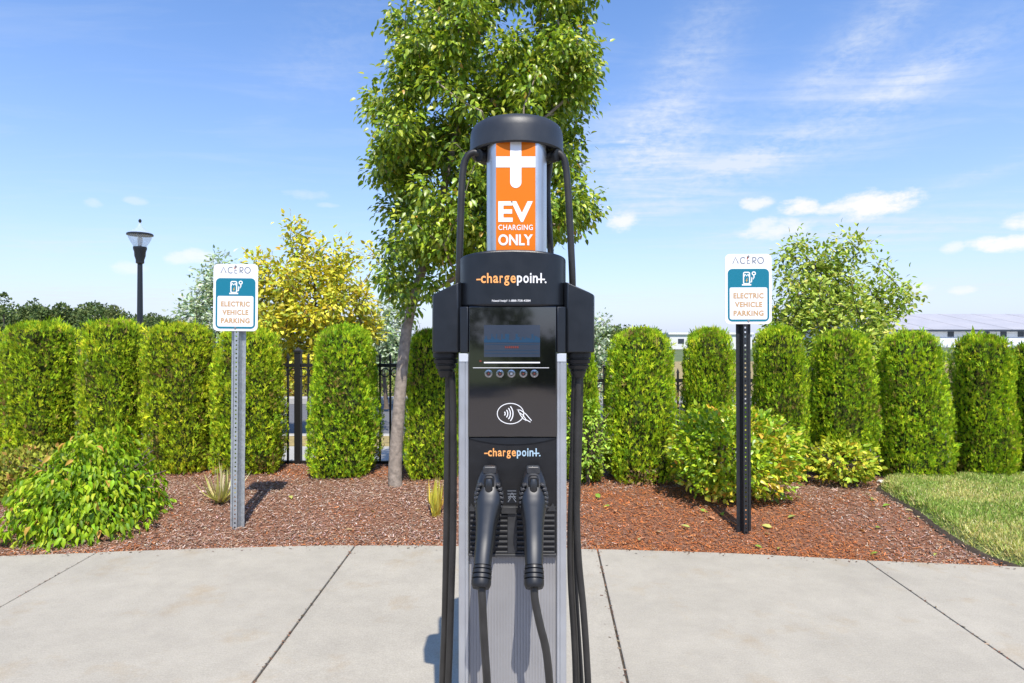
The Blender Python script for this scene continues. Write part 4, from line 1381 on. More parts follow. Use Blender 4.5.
# head shroud: bulging band above, cheeks beside the display
zb, zm, zt_ = Z(353.0), Z(306.4), H + (CY - 249.3) * 1.64 / F
YH = 1.80
HW, HB, HN = 0.1500, 0.159, 3.8
hp = plan(HW, YH, HB, 0.17, HN, k=72)
mb = MB().prism(hp, zm, zt_, None, lambda x, y: zt_ - 0.014 * min(1, abs(x - cx0) / HW) ** 2)
hd = mb.build('head', M['plastic'], ch, bevel=0.006, segs=3, smooth=30)
for x0, x1 in ((X(459.4), X(468.2)), (X(557.0), X(566.0))):
    pf = [(x0, YF0 + .10), (x0, YF0 + (.006 if x0 < cx0 else -.006)), (x1, YF0 + (-.006 if x0 < cx0 else .006)), (x1, YF0 + .10)]
    MB().prism(pf, zb, zm - .0005).build('cheek', M['plastic'], ch, bevel=0.003, smooth=30)
MB().box2((X(461), YF0 + .05, zb), (X(565), YF0 + .29, zm - .001)).build('head_back', M['plastic'], ch, bevel=0.02, segs=3)

# display glass with lcd, buttons, tap symbol
dgl = MB().box2((X(468.8), YF0 - .002, Z(436.8)), (X(556.4), YF0 + .03, zm - .0006)).build('display_glass', M['glass'], ch, bevel=0.0015)
ys = YF0 - .002
sc_ = MB().slab([(X(484), Z(357)), (X(540), Z(357)), (X(540), Z(325)), (X(484), Z(325))], ys - .0005, .0006).build('screen', M['screen'], dgl, smooth=0)
rr = random.Random(4)
sk = MB(); x = 484.0; pts = [(X(484), Z(342.5))]; tops = []
while x < 540:
    hgt = rr.choice([1, 2, 2, 3, 4, 5, 7]) * (1.0 if not 508 < x < 514 else 0.3)
    w_ = rr.uniform(1.0, 2.2); x2 = min(540, x + w_)
    tops += [(X(x), Z(341 - hgt)), (X(x2), Z(341 - hgt))]; x = x2
poly = [(X(540), Z(342.5))] + list(reversed(tops)) + [(X(484), Z(342.5))]
sk.slab(list(reversed(poly)), ys - .0009, .0003)
for yy_ in (344.6, 350.5, 353.5):
    sk.slab([(X(485), Z(yy_)), (X(539), Z(yy_)), (X(539), Z(yy_ - .45)), (X(485), Z(yy_ - .45))], ys - .0009, .0003)
sk.build('city_skyline', M['skyline'], sc_, smooth=0)
rd = MB(); xx = 505.0
while xx < 518.5:
    w_ = rr.uniform(1.2, 2.0); rd.slab([(X(xx), Z(348.2)), (X(xx + w_), Z(348.2)), (X(xx + w_), Z(346.2 + rr.uniform(-.5, .4))), (X(xx), Z(346.2))], ys - .0009, .0003); xx += w_ + .5
rd.build('red_mark', M['lcdred'], sc_, smooth=0)
rd = MB()
rd.slab([(X(479.5), Z(361.8)), (X(481.5), Z(361.8)), (X(481.5), Z(360.2)), (X(479.5), Z(360.2))], ys - .0005, .0004)
rd.build('status_mark', M['lcdred'], dgl, smooth=0)
MB().slab([(X(484), Z(363.2)), (X(540), Z(363.2)), (X(540), Z(361.9)), (X(484), Z(361.9))], ys - .0005, .0006).slab(
    [(X(473), Z(368)), (X(549), Z(368)), (X(549), Z(367.5)), (X(473), Z(367.5))], ys - .0004, .0005).build('pale_bar', M['signwhite'], dgl, smooth=0)
for i, px in enumerate((488.6, 500.0, 511.4, 523.3, 534.3)):
    c = (X(px), ys, Z(373.6)); r_ = 3.9 * SX
    b_ = MB().loft([(c[0], ys + .001, c[2]), (c[0], ys - .0018, c[2]), (c[0], ys - .0024, c[2])], [r_, r_, r_ * .8], n=20, up=Vector((0, 0, 1))).build('button', M['chrome'], dgl)
    MB().loft([(c[0], ys - .0022, c[2]), (c[0], ys - .0030, c[2])], [r_ * .58, r_ * .55], n=16, up=Vector((0, 0, 1))).build('button_face', M['plastic2'], b_)
    a_ = MB(); q = r_ * .3
    if i == 2: a_.slab(rrect(c[0] - q, c[2] - q, c[0] + q, c[2] + q, q * .3, 3), ys - .0034, .0005)
    else:
        s_ = 1 if i in (1, 3) else -1
        a_.slab([(c[0] - q, c[2] + s_ * q * .5), (c[0], c[2] - s_ * q)[0:2], (c[0] + q, c[2] + s_ * q * .5)], ys - .0034, .0005)
    a_.build('button_symbol', M['lcdred'] if i != 2 else M['signgrey'], b_, smooth=0)
tap = MB(); lw_ = .75 * SX
stroke(tap, ellipse(X(510.5), Z(413.5), 13.2 * SX, 10.2 * SX, 36), lw_, ys - .0005, .0005, closed=True)
for r in (2.6, 5.2, 7.8, 10.4):
    stroke(tap, ellipse(X(502.6), Z(413.5), r * SX, r * SX * 1.05, 12, -42, 42), 1.0 * SX, ys - .0006, .0005)
for pts in ([(517, 409.5), (520.5, 410), (526, 414), (531.5, 420.5)], [(519.5, 412.5), (523, 415), (526, 419.5), (530.5, 422)], [(517.5, 409), (520.5, 415), (523, 418.5), (526.5, 420.5)]):
    stroke(tap, [(X(a), Z(b)) for a, b in pts], .8 * SX, ys - .0007, .0005)
tap.build('tap_symbol', M['white'], dgl, smooth=0)

# logo: dash + charge (orange) poin + cross and dots (white)
def logo(xa, xb, zbase, zx, yfun, mats, parent):
    """zbase: baseline, zx: x-height; ascenders and descenders by proportion."""
    L = xb - xa; xh = zx - zbase
    asc = zbase + xh * 1.36; desc = zbase - xh * .36
    m1, m2 = MB(), MB()
    stroke(m1, [(xa, zbase + xh * .5), (xa + L * .062, zbase + xh * .5)], xh * .2, 0, .0005)
    cur = xa + L * .066
    def put(mb, s, w, z0, z1):
        nonlocal cur
        text_mb(s, cur, cur + w * L, z0, z1, 0, .018, mb); cur += (w + .017) * L
    put(m1, 'c', .070, zbase, zx); put(m1, 'h', .072, zbase, asc); put(m1, 'a', .074, zbase, zx); put(m1, 'r', .048, zbase, zx); put(m1, 'g', .074, desc, zx); put(m1, 'e', .074, zbase, zx)
    put(m2, 'p', .074, desc, zx); put(m2, 'o', .076, zbase, zx); put(m2, 'i', .024, zbase, asc); put(m2, 'n', .072, zbase, zx)
    xm = cur + L * .030
    stroke(m2, [(xm, zbase), (xm, asc)], xh * .2, -.00012, .0005)
    stroke(m2, [(cur - L * .018, zbase + xh * .5), (cur + L * .085, zbase + xh * .5)], xh * .2, 0, .0005)
    for q in (.12,):
        m2.slab(ellipse(xb - L * .012, zbase + xh * .12, xh * .13, xh * .13, 12), 0, .0005)
    for mb, mt, nm in ((m1, mats[0], 'logo_lettering'), (m2, mats[1], 'logo_lettering')):
        mb.v = [(x, yfun(x) + y, z) for x, y, z in mb.v]
        mb.build(nm, mt, parent, smooth=0)


def head_front(x):
    d_ = abs(x - cx0) / HW
    return YH - HB * (max(0, 1 - d_ ** HN)) ** (1 / HN)


yh = 1.641
logo(X(476.2, yh), X(546.5, yh), Z(283.0, yh), Z(275.6, yh), lambda x: head_front(x) - .0011, (M['logoorange'], M['white']), hd)
tmb = text_mb('Need help? 1-888-758-4384', X(492, yh), X(530.5, yh), Z(302.4, yh), Z(299.6, yh), 0, .01)
tmb.v = [(x, head_front(x) - .0009 + y, z) for x, y, z in tmb.v]
tmb.build('help_lettering', M['white'], hd, smooth=0)

# holster panel under the display
hz0, hz1 = Z(556), Z(437.6)
hol = MB().box2((X(469), YF0 + .004, Z(514)), (X(556.2), YF0 + .03, hz1)).build('holster_panel', M['plastic2'], ch, bevel=0.001)
sag = [(X(469.4), hz1 - .0005), (X(556), hz1 - .0005)] + [(X(556 - 86.6 * k / 16), hz1 - .0015 - .0165 * math.sin(math.pi * k / 16) ** .8) for k in range(17)]
MB().slab(list(reversed(sag)), YF0 + .001, .004).build('display_lip', M['plastic'], hol, smooth=0)
logo(X(484.2), X(540.5), Z(456.6), Z(450.6), lambda x: YF0 + .0036, (M['logoorange'], M['logogrey']), hol)
# vented tub
vt = MB()
yv = YF0 - .006
vt.box2((X(468.9), yv + .008, Z(556)), (X(556.3), YF0 + .028, Z(507)))
for a, b in ((469.0, 473.5), (550, 556.2)):
    pass
tub = vt.build('vent_plate', M['plastic2'], ch, bevel=0.0015)
sl = MB()
for a, b in ((470.5, 476), (495.5, 507.5), (517, 526), (541.5, 554.5)):
    z_ = 514.5
    while z_ < 552:
        sl.box2((X(a), yv + .002, Z(z_ + 1.9)), (X(b), yv + .010, Z(z_))); z_ += 5.2
sl.box2((X(469), yv, Z(556.2)), (X(556.2), yv + .012, Z(553.4)))
sl.box2((X(507.6), yv + .003, Z(553)), (X(516.8), yv + .010, Z(513)))
sl.build('slats', M['handle2'], tub, bevel=0.0006, segs=1, smooth=0)
MB().box2((X(501.5), yv - .004, Z(512.8)), (X(516), yv + .014, Z(506))).build('tab', M['handle2'], tub, bevel=0.001)
for s_ in (-1, 1):
    a = X(469.3) if s_ < 0 else X(547); b = X(476) if s_ < 0 else X(556)
    MB().add([(a, yv + .004, Z(511)), (b, yv + .004, Z(511)), ((a + b) / 2 + .004 * s_, yv + .004, Z(503)), (a, yv + .014, Z(511)), (b, yv + .014, Z(511)), ((a + b) / 2 + .004 * s_, yv + .014, Z(503))],
             [(0, 1, 2), (5, 4, 3), (0, 3, 4, 1), (1, 4, 5, 2), (2, 5, 3, 0)]).build('holster_rim', M['handle2'], tub, smooth=0)
wl = MB().slab([(X(506.5), Z(503.5)), (X(517.2), Z(503.5)), (X(517.2), Z(489.5)), (X(506.5), Z(489.5))], YF0 + .0032, .0008).build('warning_label', M['plastic'], hol, smooth=0)
wm = MB(); yy = YF0 + .0026
for r0 in (491.2, 494.2):
    stroke(wm, [(X(507.5), Z(r0)), (X(516.2), Z(r0))], .55 * SX, yy, .0004)
stroke(wm, [(X(508.5), Z(499)), (X(512), Z(493)), (X(515.5), Z(499))], .8 * SX, yy - .0001, .0004)
stroke(wm, [(X(508), Z(502.2)), (X(511.8), Z(496.5)), (X(516), Z(502.2))], .8 * SX, yy - .0002, .0004)
stroke(wm, [(X(508), Z(497)), (X(516), Z(497))], .6 * SX, yy - .0003, .0004)
wm.build('warning_symbol', M['signgrey'], wl, smooth=0)

# side boxes with ribbed boots below
YB = 1.665
for s_ in (-1, 1):
    xi = X(459.3, YB) if s_ < 0 else X(566.2, YB)
    xo = X(431.4, YB) if s_ < 0 else X(595.4, YB)
    zin, zout, zbot = Z(281.5, YB), Z(295, YB), Z(352.5, YB)
    pl_ = [(xi - s_ * .004, YB - .001 + .012), (xi + s_ * .004, YB), (xo - s_ * .016, YB), (xo - s_ * .004, YB + .006), (xo, YB + .018), (xo, YB + .13), (xo - s_ * .012, YB + .145), (xi - s_ * .004, YB + .145)]
    if s_ > 0: pass
    else: pl_ = list(reversed(pl_))
    zf = lambda x, y, xi=xi, xo=xo: zin + (zout - zin) * (abs(x - xi) / abs(xo - xi)) if (x - xi) * s_ > 0 else zin
    sbx = MB().prism(pl_, zbot, zin, None, zf).build('side_box', M['plastic'], ch, bevel=0.003, segs=2, smooth=30)
    # boot: stacked rings narrowing to the cable
    xc = (xo + xi) / 2 if False else (X(446, YB + .06) if s_ < 0 else X(578, YB + .06))
    prof = [(352.6, 12.5), (357.2, 12.5), (357.8, 10.6), (359, 10.6), (359.4, 11.9), (363, 11.3), (363.5, 9.6), (364.8, 9.6), (365.2, 10.4), (368.5, 9.2), (369, 7.6), (370.2, 7.6), (370.6, 8.2), (374, 6.8), (377, 6.0)]
    yb = YB + .06
    MB().loft([(xc, yb, Z(p, yb)) for p, _ in prof], [r * yb / F for _, r in prof], [r * yb / F * 1.25 for _, r in prof], n=24, power=3.0).build('cable_boot', M['plastic2'], sbx, smooth=40)

# upper post with the orange sign, cap on top
YP = 1.795
pz0, pz1 = zt_ - .01, Z(143, YP)
rp = 30.0 * (YP - .03) / F
dxp = (516.6 - CX) * YP / F - cx0
pp = [(x + dxp, y) for x, y in plan(rp, YP, 0.130, 0.085, 3.1, k=96, clip=YP - 0.117)]
ps = MB().prism(pp, pz0, pz1).build('upper_post', M['alu'], ch, smooth=30)
yo = YP - 0.117
mb = MB().slab([(X(496.0, yo), pz0 + .002), (X(535.4, yo), pz0 + .002), (X(535.4, yo), Z(139.0, yo)), (X(496.0, yo), Z(139.0, yo))], 0, .001)
def post_front(x):
    return YP - 0.117
# wrap the sticker on the gently curved face
mb = MB(); n = 16
xs = [X(496.0, yo) + (X(535.4, yo) - X(496.0, yo)) * i / n for i in range(n + 1)]
vs = [(x, post_front(x) - .0012, pz0 + .002) for x in xs] + [(x, post_front(x) - .0012, Z(139, yo)) for x in xs]
mb.add(vs, [(i, i + 1, n + 2 + i, n + 1 + i) for i in range(n)])
bn = mb.build('orange_banner', M['orange'], ps, smooth=0)
def wrap(mb, off):
    bm = bmesh.new()
    me = bpy.data.meshes.new('t'); me.from_pydata(mb.v, [], mb.f); bm.from_mesh(me); bpy.data.meshes.remove(me)
    mb2 = MB()
    mb2.v = [(v.co.x, post_front(v.co.x) - off + v.co.y, v.co.z) for v in bm.verts]; mb2.f = [tuple(v.index for v in f.verts) for f in bm.faces]; bm.free()
    return mb2
cr = MB()
x1, x2 = X(510.2, yo), X(521.4, yo); r_ = (x2 - x1) / 2
cr.slab([(x2, Z(139.1, yo)), (x1, Z(139.1, yo)), (x1, Z(182.5, yo))] + [((x1 + x2) / 2 - r_ * math.cos(t), Z(182.5, yo) - r_ * math.sin(t)) for t in [math.pi * k / 12 for k in range(1, 12)]] + [(x2, Z(182.5, yo))], 0, .0004)
m_ = 9
xa = [X(496.0, yo) + (x1 - X(496.0, yo)) * i / m_ for i in range(m_ + 1)]; xb_ = [x2 + (X(535.4, yo) - x2) * i / m_ for i in range(m_ + 1)]
for sx in (xa, xb_):
    cr.add([(x, 0, Z(167.6, yo)) for x in sx] + [(x, 0, Z(156.6, yo)) for x in sx], [(i, i + 1, m_ + 2 + i, m_ + 1 + i) for i in range(m_)])
wrap(cr, .0020).build('cross_emblem', M['white'], bn, smooth=0)
for word, zlo, zhi, of in (('EV', 222.2, 201.4, .034), ('CHARGING', 230.2, 224.8, .012), ('ONLY', 245.6, 234.4, .030)):
    wrap(text_mb(word, X(498.3, yo), X(532.8, yo), Z(zlo, yo), Z(zhi, yo), 0, of, None, spacing=1.1 if word == 'CHARGING' else 1.0), .0020).build('lettering', M['white'], bn, smooth=0)
# cap: rounded drum with a soft top edge and a recessed underside
rc = 46.6 * YP / F
zc0, zc1 = H + (CY - 141.2) * (YP - rc * 1.0) / F, H + (CY - 114.2) * (YP - rc * .82) / F
prof = [(rc * .80, .006), (rc * .97, 0.0), (rc, .004), (rc * .992, (zc1 - zc0) * .60), (rc * .975, (zc1 - zc0) * .78), (rc * .93, (zc1 - zc0) * .92), (rc * .86, (zc1 - zc0)), (rc * .4, (zc1 - zc0) + .004), (0.001, (zc1 - zc0) + .005)]
MB().lathe(prof, (cx0 + dxp, YP, zc0), 56).build('cap', M['capplastic'], ch, smooth=30)
MB().lathe([(rc * .74, -.014), (rc * .78, 0.006)], (cx0 + dxp, YP, zc0), 40).build('cap_collar', M['plastic2'], ch)

# swing arms and cables -------------------------------------------------------------
ya = 1.74
for s_ in (-1, 1):
    ax = X(482.5, ya) if s_ < 0 else X(554.5, ya)
    pts = [(ax - s_ * .02, YP - .015, Z(157, ya)), (ax, ya, Z(156, ya)), (ax + s_ * .010, ya - .012, Z(156.5, ya))]
    MB().loft(spline(pts, 4), [.010] * 3 + [.017] * 6, n=14, up=Vector((0, 0, 1))).build('swing_arm', M['plastic2'], ch, smooth=50)
yc = 1.735
rcb = 0.0095
def cable(name, pts, r=rcb):
    return MB().loft(spline(pts, 10), r, n=12).build(name, M['rubber'], ch, smooth=60)
# left: from the arm over the top, down into the side box
cable('cable', [W(487, 158.5, 1.75), W(480, 154.0, yc), W(472.5, 152.8, yc), W(466.5, 157.5, yc), W(463.3, 168, yc), W(461.6, 190, yc), W(460.3, 230, yc), W(459.2, 270, yc), W(458.6, 290, yc + .01)])
cable('cable', [W(546, 158, 1.75), W(553, 153.5, yc), W(559.5, 153.6, yc), W(564.4, 160, yc), W(566.8, 175, yc), W(568.6, 200, yc), W(571.2, 250, yc), W(572.3, 275, yc), W(572.6, 292, yc + .01)])
cable('cable', [W(552, 150, 1.85), W(549.5, 165, 1.86), W(547.5, 190, 1.87), W(549.0, 225, 1.87), W(550.5, 250, 1.88), W(551, 262, 1.88)])

# connectors hanging in the holsters; the handles lean out towards the viewer
def connector(pts, bend):
    """pts: (px, py, y, half width px, half depth m)."""
    P_ = [W(px, py, y) for px, py, y, _, _ in pts]
    body = MB().loft(spline(P_, 3), list(np.interp(np.linspace(0, len(pts) - 1, (len(pts) - 1) * 3 + 1), range(len(pts)), [w * y / F for _, _, y, w, _ in pts])),
                     list(np.interp(np.linspace(0, len(pts) - 1, (len(pts) - 1) * 3 + 1), range(len(pts)), [d_ for *_, d_ in pts])), n=22, power=2.5)
    co = body.build('connector', M['handle'], ch, smooth=50)
    px, py = pts[0][0], pts[0][1]
    # latch hook, press button in its recess, ribbed cheeks
    yh_ = pts[1][2] - .026
    MB().slab(rrect(X(px - 6.6, yh_), Z(py + 5.5, yh_), X(px + 6.8, yh_), Z(py - 2.5, yh_), .006), yh_ - .002, .020).build('latch', M['handle2'], co, bevel=0.003, smooth=30)
    yb1 = pts[2][2] - pts[2][4]
    x_ = px + .3 + (-.8 if px < 500 else 0)
    MB().slab(rrect(X(x_ - 5.4, yb1), Z(py + 29.5, yb1), X(x_ + 5.4, yb1), Z(py + 7, yb1), .009), yb1 - .0065, .02).build('button_recess', M['plastic2'], co, bevel=0.002)
    MB().loft([(X(x_, yb1), yb1 - .007, Z(py + 25, yb1)), (X(x_, yb1), yb1 - .010, Z(py + 22, yb1)), (X(x_, yb1), yb1 - .011, Z(py + 14, yb1)), (X(x_, yb1), yb1 - .008, Z(py + 9.5, yb1))],
              [.006, .0095, .0095, .007], [.003, .005, .005, .003], n=14).build('press_button', M['handle'], co, smooth=60)
    for s_ in (-1, 1):
        gm_ = MB()
        for k in range(6):
            yy = pts[3][2] - .012; zz = py + 15 + k * 4.2; ww = [11, 12.8, 14, 14.5, 14.2, 13.4][k]
            gm_.box((X(x_ + s_ * (ww - 1.9), yy), yy - .003, Z(zz, yy)), (.011, .026, .0065), Matrix.Rotation(s_ * .35, 3, 'Y'))
        gm_.build('grip_pad', M['handle2'], co, bevel=0.0015)
    # ringed strain relief
    e = P_[-1]; d_ = (P_[-1] - P_[-2]).normalized()
    q = pts[-1]; R0 = q[3] * q[2] / F
    seq = [(0, 1.0), (.004, 1.06), (.0075, 1.06), (.0078, .86), (.0105, .86), (.0108, 1.10), (.0185, 1.10), (.0188, .86), (.0215, .86), (.0218, 1.12), (.0295, 1.12), (.0298, .86), (.0325, .86), (.0328, 1.12), (.043, 1.12), (.0475, 1.04), (.0515, .95), (.052, .5)]
    MB().loft([e + d_ * a for a, _ in seq], [R0 * b for _, b in seq], n=24).build('strain_relief', M['plastic2'], co, smooth=30)
    return e + d_ * .05, d_


Lp = [(489.6, 469, 1.632, 6.0, .014), (489.6, 474, 1.618, 9.0, .022), (489.5, 483, 1.602, 12.2, .030), (489.2, 495, 1.588, 14.6, .034), (488.8, 505, 1.577, 14.0, .034),
      (487.6, 514, 1.566, 12.2, .031), (486.4, 525, 1.553, 10.4, .028), (485.0, 540, 1.536, 9.5, .026), (483.4, 556, 1.516, 9.0, .025), (482.6, 566, 1.503, 8.7, .023)]
Rp = [(533.2, 469, 1.632, 6.0, .014), (533.2, 474, 1.618, 9.0, .022), (533.1, 483, 1.602, 12.2, .030), (533.0, 495, 1.588, 14.4, .034), (533.0, 505, 1.577, 13.8, .034),
      (533.2, 514, 1.566, 12.2, .031), (533.5, 525, 1.553, 10.5, .028), (533.7, 540, 1.536, 9.8, .026), (533.8, 556, 1.516, 9.3, .025), (533.9, 566, 1.503, 8.9, .023)]
eL, dL = connector(Lp, 0)
eR, dR = connector(Rp, 0)
cable('cable', [eL - dL * .01, W(482.2, 600, 1.475), W(484.2, 640, 1.47), W(487.0, 683, 1.475), W(488, 730, 1.50), W(480, 800, 1.56), Vector((-.11, 1.60, .06)), Vector((-.155, 1.66, .045)), Vector((-.185, 1.71, .10)), W(446.5, 700, 1.72), W(448.2, 683, 1.72), W(451, 600, 1.72), W(453.2, 520, 1.722), W(453.4, 440, 1.724), W(452.5, 390, 1.725), W(451.5, 372, 1.725)])
cable('cable', [eR - dR * .01, W(535, 600, 1.475), W(540, 625, 1.47), W(546, 650, 1.472), W(549.5, 683, 1.48), W(552, 730, 1.50), W(560, 800, 1.56), Vector((.145, 1.62, .05)), Vector((.185, 1.68, .04)), Vector((.20, 1.73, .12)), W(588.0, 700, 1.72), W(586.8, 660, 1.72), W(583.4, 610, 1.72), W(578.3, 555, 1.72), W(576.5, 500, 1.722), W(577.0, 430, 1.724), W(578.0, 390, 1.725), W(578, 372, 1.725)])
# second strand of each bundle: the slack that comes down from the swing arm and back to the foot of the column
cable('cable', [W(448.5, 372, 1.728), W(448.3, 400, 1.735), W(447.2, 470, 1.735), W(446.4, 540, 1.735), W(444.8, 620, 1.735), W(442.4, 683, 1.735), W(441.5, 740, 1.735), Vector((-.19, 1.77, .10)), Vector((-.16, 1.80, .05)), Vector((-.10, 1.84, .10))])
cable('cable', [W(575, 372, 1.728), W(574.3, 400, 1.735), W(572.6, 470, 1.735), W(570.6, 530, 1.735), W(571.0, 580, 1.735), W(574.5, 640, 1.735), W(576.0, 683, 1.735), W(576.0, 740, 1.735), Vector((.17, 1.77, .09)), Vector((.14, 1.80, .05)), Vector((.09, 1.84, .10))])
cable('cable', [W(580, 374, 1.75), W(579.5, 420, 1.76), W(577, 500, 1.765), W(574.0, 560, 1.765), W(576, 610, 1.765), W(580.5, 683, 1.765), W(582, 740, 1.765), Vector((.19, 1.80, .12)), Vector((.15, 1.85, .06)), Vector((.09, 1.88, .12))])

# ------------------------------------------------------------------ sky, sun, camera
world = bpy.data.worlds.new('World')
SC.world = world
world.use_nodes = True
nt = world.node_tree
nt.nodes.clear()
out = nt.nodes.new('ShaderNodeOutputWorld')
bg = nt.nodes.new('ShaderNodeBackground')
nt.links.new(bg.outputs[0], out.inputs[0])
sky = nt.nodes.new('ShaderNodeTexSky')
sky.sky_type = 'NISHITA'
sky.sun_disc = False
sky.sun_elevation = SUN_EL
sky.sun_rotation = math.atan2(-SHADOW[0], -SHADOW[1])
sky.air_density = 1.0
sky.dust_density = 0.3
sky.ozone_density = 3.0
SKY_STRENGTH = 0.15


def node(op, a, b=None, c=None, clamp=False):
    n = nt.nodes.new('ShaderNodeMath'); n.operation = op; n.use_clamp = clamp
    for i, q in enumerate((a, b, c)):
        if q is None: continue
        if isinstance(q, (int, float)): n.inputs[i].default_value = q
        else: nt.links.new(q, n.inputs[i])
    return n.outputs[0]


tc = nt.nodes.new('ShaderNodeTexCoord')
sep = nt.nodes.new('ShaderNodeSeparateXYZ')
nt.links.new(tc.outputs['Generated'], sep.inputs[0])
dx, dy, dz_ = sep.outputs
az = node('ARCTAN2', dx, dy)
el = node('ARCSINE', dz_)
# high thin cloud lies on a flat layer overhead
den = node('MAXIMUM', dz_, 0.03)
cmb = nt.nodes.new('ShaderNodeCombineXYZ')
nt.links.new(node('DIVIDE', dx, den), cmb.inputs[0]); nt.links.new(node('DIVIDE', dy, den), cmb.inputs[1])


def wnoise(vec, scale, detail, rough, sc3=None, rotz=0, dist=0.0):
    mp = nt.nodes.new('ShaderNodeMapping')
    nt.links.new(vec, mp.inputs['Vector'])
    if sc3: mp.inputs['Scale'].default_value = sc3
    mp.inputs['Rotation'].default_value = (0, 0, rotz)
    n = nt.nodes.new('ShaderNodeTexNoise')
    n.inputs['Scale'].default_value = scale; n.inputs['Detail'].default_value = detail; n.inputs['Roughness'].default_value = rough
    n.inputs['Distortion'].default_value = dist
    nt.links.new(mp.outputs['Vector'], n.inputs['Vector'])
    return n.outputs['Fac']


ccz = nt.nodes.new('ShaderNodeCombineXYZ')
nt.links.new(az, ccz.inputs[0]); nt.links.new(node('MULTIPLY', el, 1.9), ccz.inputs[1])
fib = wnoise(cmb.outputs[0], 1.7, 7, 0.62, (0.55, 1.6, 1), 0.6, 0.6)      # wispy streaks
puf = wnoise(ccz.outputs[0], 30, 7, 0.62)                               # cauliflower detail
bas = wnoise(ccz.outputs[0], 9, 4, 0.55)
rip = wnoise(ccz.outputs[0], 60, 5, 0.6, (1, 1, 1), 0, 0.3)


def gauss(px, py, wx, wy, tilt=0):
    """Soft patch of sky round the direction of a photo point; wx, wy in photo pixels near the centre."""
    a0 = math.atan2(px - CX, F); e0 = math.atan2(CY - py, math.hypot(F, px - CX))
    ca = math.cos(a0)
    sx, sy = wx / F * ca * ca, wy / F * ca
    c, s_ = math.cos(math.radians(tilt)), math.sin(math.radians(tilt))
    da = node('SUBTRACT', az, a0); de = node('SUBTRACT', el, e0)
    p = node('ADD', node('MULTIPLY', da, c / sx), node('MULTIPLY', de, s_ / sx))
    q = node('ADD', node('MULTIPLY', da, -s_ / sy), node('MULTIPLY', de, c / sy))
    return node('ADD', node('MULTIPLY', p, p), node('MULTIPLY', q, q))


acc = None
CUM = [(874, 204, 50, 14, 1.0), (800, 206, 22, 9, .9), (757, 203, 17, 8, .75), (845, 207, 30, 8, .85), (1010, 243, 48, 9, .95), (1022, 222, 22, 9, .8), (953, 248, 13, 7, .6), (921, 289, 14, 6, .5), (962, 290, 14, 5, .5),
       (622, 221, 16, 10, .75), (775, 229, 40, 11, .65), (197, 256, 22, 7, .6), (178, 258, 14, 7, .5), (93, 203, 11, 5, .3), (136, 201, 14, 4, .28), (128, 268, 20, 7, .4), (310, 195, 26, 5, .22), (328, 205, 12, 3, .22), (1100, 215, 60, 20, 1), (-60, 230, 50, 14, .9), (-150, 180, 90, 25, .9), (1200, 160, 90, 22, .9)]
for px, py, wx, wy, s_ in CUM:
    g2 = gauss(px, py, wx, wy)
    e = node('SUBTRACT', node('ADD', 0.86, node('MULTIPLY', node('SUBTRACT', puf, 0.5), 3.4)), g2)
    k = nt.nodes.new('ShaderNodeMapRange'); k.interpolation_type = 'SMOOTHSTEP'
    nt.links.new(e, k.inputs['Value']); k.inputs['From Min'].default_value = -0.45; k.inputs['From Max'].default_value = 1.0
    k.inputs['To Max'].default_value = s_
    acc = k.outputs['Result'] if acc is None else node('MAXIMUM', acc, k.outputs['Result'])
CIR = [(650, 148, 62, 32, 12, .85), (755, 156, 50, 11, 14, .75), (690, 60, 60, 26, 48, .38), (860, 45, 78, 20, 32, .5), (905, 85, 90, 18, 22, .5), (800, 230, 110, 12, 3, .4), (980, 175, 70, 7, 14, .32), (860, 120, 110, 35, 15, .22),
       (640, 210, 80, 10, 0, .28), (95, 300, 140, 14, 2, .5), (620, 300, 120, 10, 0, .3), (930, 290, 110, 16, 0, .35), (60, 245, 110, 12, 5, .25), (330, 50, 60, 30, 30, .16), (720, 185, 90, 12, 10, .3), (900, 235, 140, 12, 4, .35)]
cir = None
for px, py, wx, wy, t, s_ in CIR:
    g2 = gauss(px, py, wx, wy, t)
    e = node('MULTIPLY', node('POWER', 2.718, node('MULTIPLY', g2, -0.8)), s_)
    cir = e if cir is None else node('ADD', cir, e)
fibk = nt.nodes.new('ShaderNodeMapRange'); nt.links.new(node('ADD', node('MULTIPLY', fib, 0.7), node('MULTIPLY', rip, 0.3)), fibk.inputs['Value'])
fibk.inputs['From Min'].default_value = 0.39; fibk.inputs['From Max'].default_value = 0.62; fibk.inputs['To Min'].default_value = 0.12; fibk.inputs['To Max'].default_value = 1.35
cir = node('MULTIPLY', cir, fibk.outputs['Result'])
general = node('MULTIPLY', node('SUBTRACT', fib, 0.50, clamp=True), 0.55)
cir = node('MINIMUM', node('ADD', cir, general), 0.85)

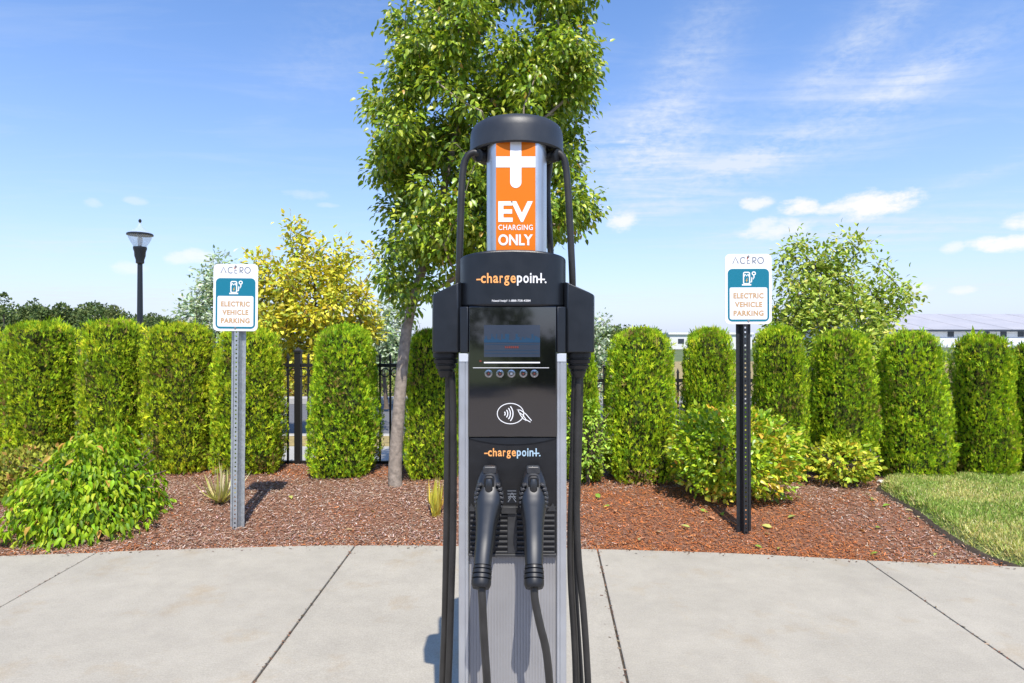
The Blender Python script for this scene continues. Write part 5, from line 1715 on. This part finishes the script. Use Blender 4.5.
mixsky = nt.nodes.new('ShaderNodeHueSaturation')
mixsky.inputs['Saturation'].default_value = 1.22
tintsky = nt.nodes.new('ShaderNodeMix'); tintsky.data_type = 'RGBA'; tintsky.blend_type = 'MULTIPLY'
tintsky.inputs['Factor'].default_value = 1.0
tintsky.inputs[7].default_value = (1.10, 1.03, 1.07, 1)
nt.links.new(sky.outputs[0], tintsky.inputs[6])
nt.links.new(tintsky.outputs[2], mixsky.inputs['Color'])


def mixc(fac, a, col):
    m = nt.nodes.new('ShaderNodeMix'); m.data_type = 'RGBA'
    nt.links.new(fac, m.inputs['Factor']); nt.links.new(a, m.inputs[6])
    m.inputs[7].default_value = (*col, 1)
    return m.outputs[2]


CL = 0.66 / SKY_STRENGTH
haze = node('MULTIPLY', node('POWER', 2.718, node('DIVIDE', node('ABSOLUTE', el), -0.22)), 0.95)
c0_ = mixc(haze, mixsky.outputs[0], (0.61 * CL, 0.71 * CL, 0.97 * CL))
c1 = mixc(cir, c0_, (0.80 * CL, 0.87 * CL, 0.98 * CL))
c2 = mixc(acc, c1, (1.06 * CL, 1.03 * CL, 1.03 * CL))
nt.links.new(c2, bg.inputs['Color'])
bg.inputs['Strength'].default_value = SKY_STRENGTH

sl_ = bpy.data.lights.new('sun', 'SUN')
sl_.energy = 4.0
sl_.angle = math.radians(0.53)
sl_.color = (1.0, 0.945, 0.855)
so = bpy.data.objects.new('sun', sl_)
COL.objects.link(so)
hl = math.hypot(*SHADOW)
dirv = Vector((SHADOW[0] / hl * math.cos(SUN_EL), SHADOW[1] / hl * math.cos(SUN_EL), -math.sin(SUN_EL)))
so.rotation_euler = dirv.to_track_quat('-Z', 'Y').to_euler()
so.location = (2, -6, 12)

cam = bpy.data.cameras.new('camera')
cam.sensor_width = 36
cam.lens = F / 1024 * 36
cam.clip_start = 0.02
cam.clip_end = 3000
co_ = bpy.data.objects.new('camera', cam)
COL.objects.link(co_)
co_.location = (0, 0, H)
co_.rotation_euler = (math.radians(90), 0, 0)
SC.camera = co_

SC.view_settings.view_transform = 'Standard'
SC.view_settings.look = 'None'
SC.view_settings.exposure = 0.62
SC.view_settings.gamma = 1.0
SC.cycles.max_bounces = 8
SC.cycles.transparent_max_bounces = 8
SC.cycles.use_denoising = True
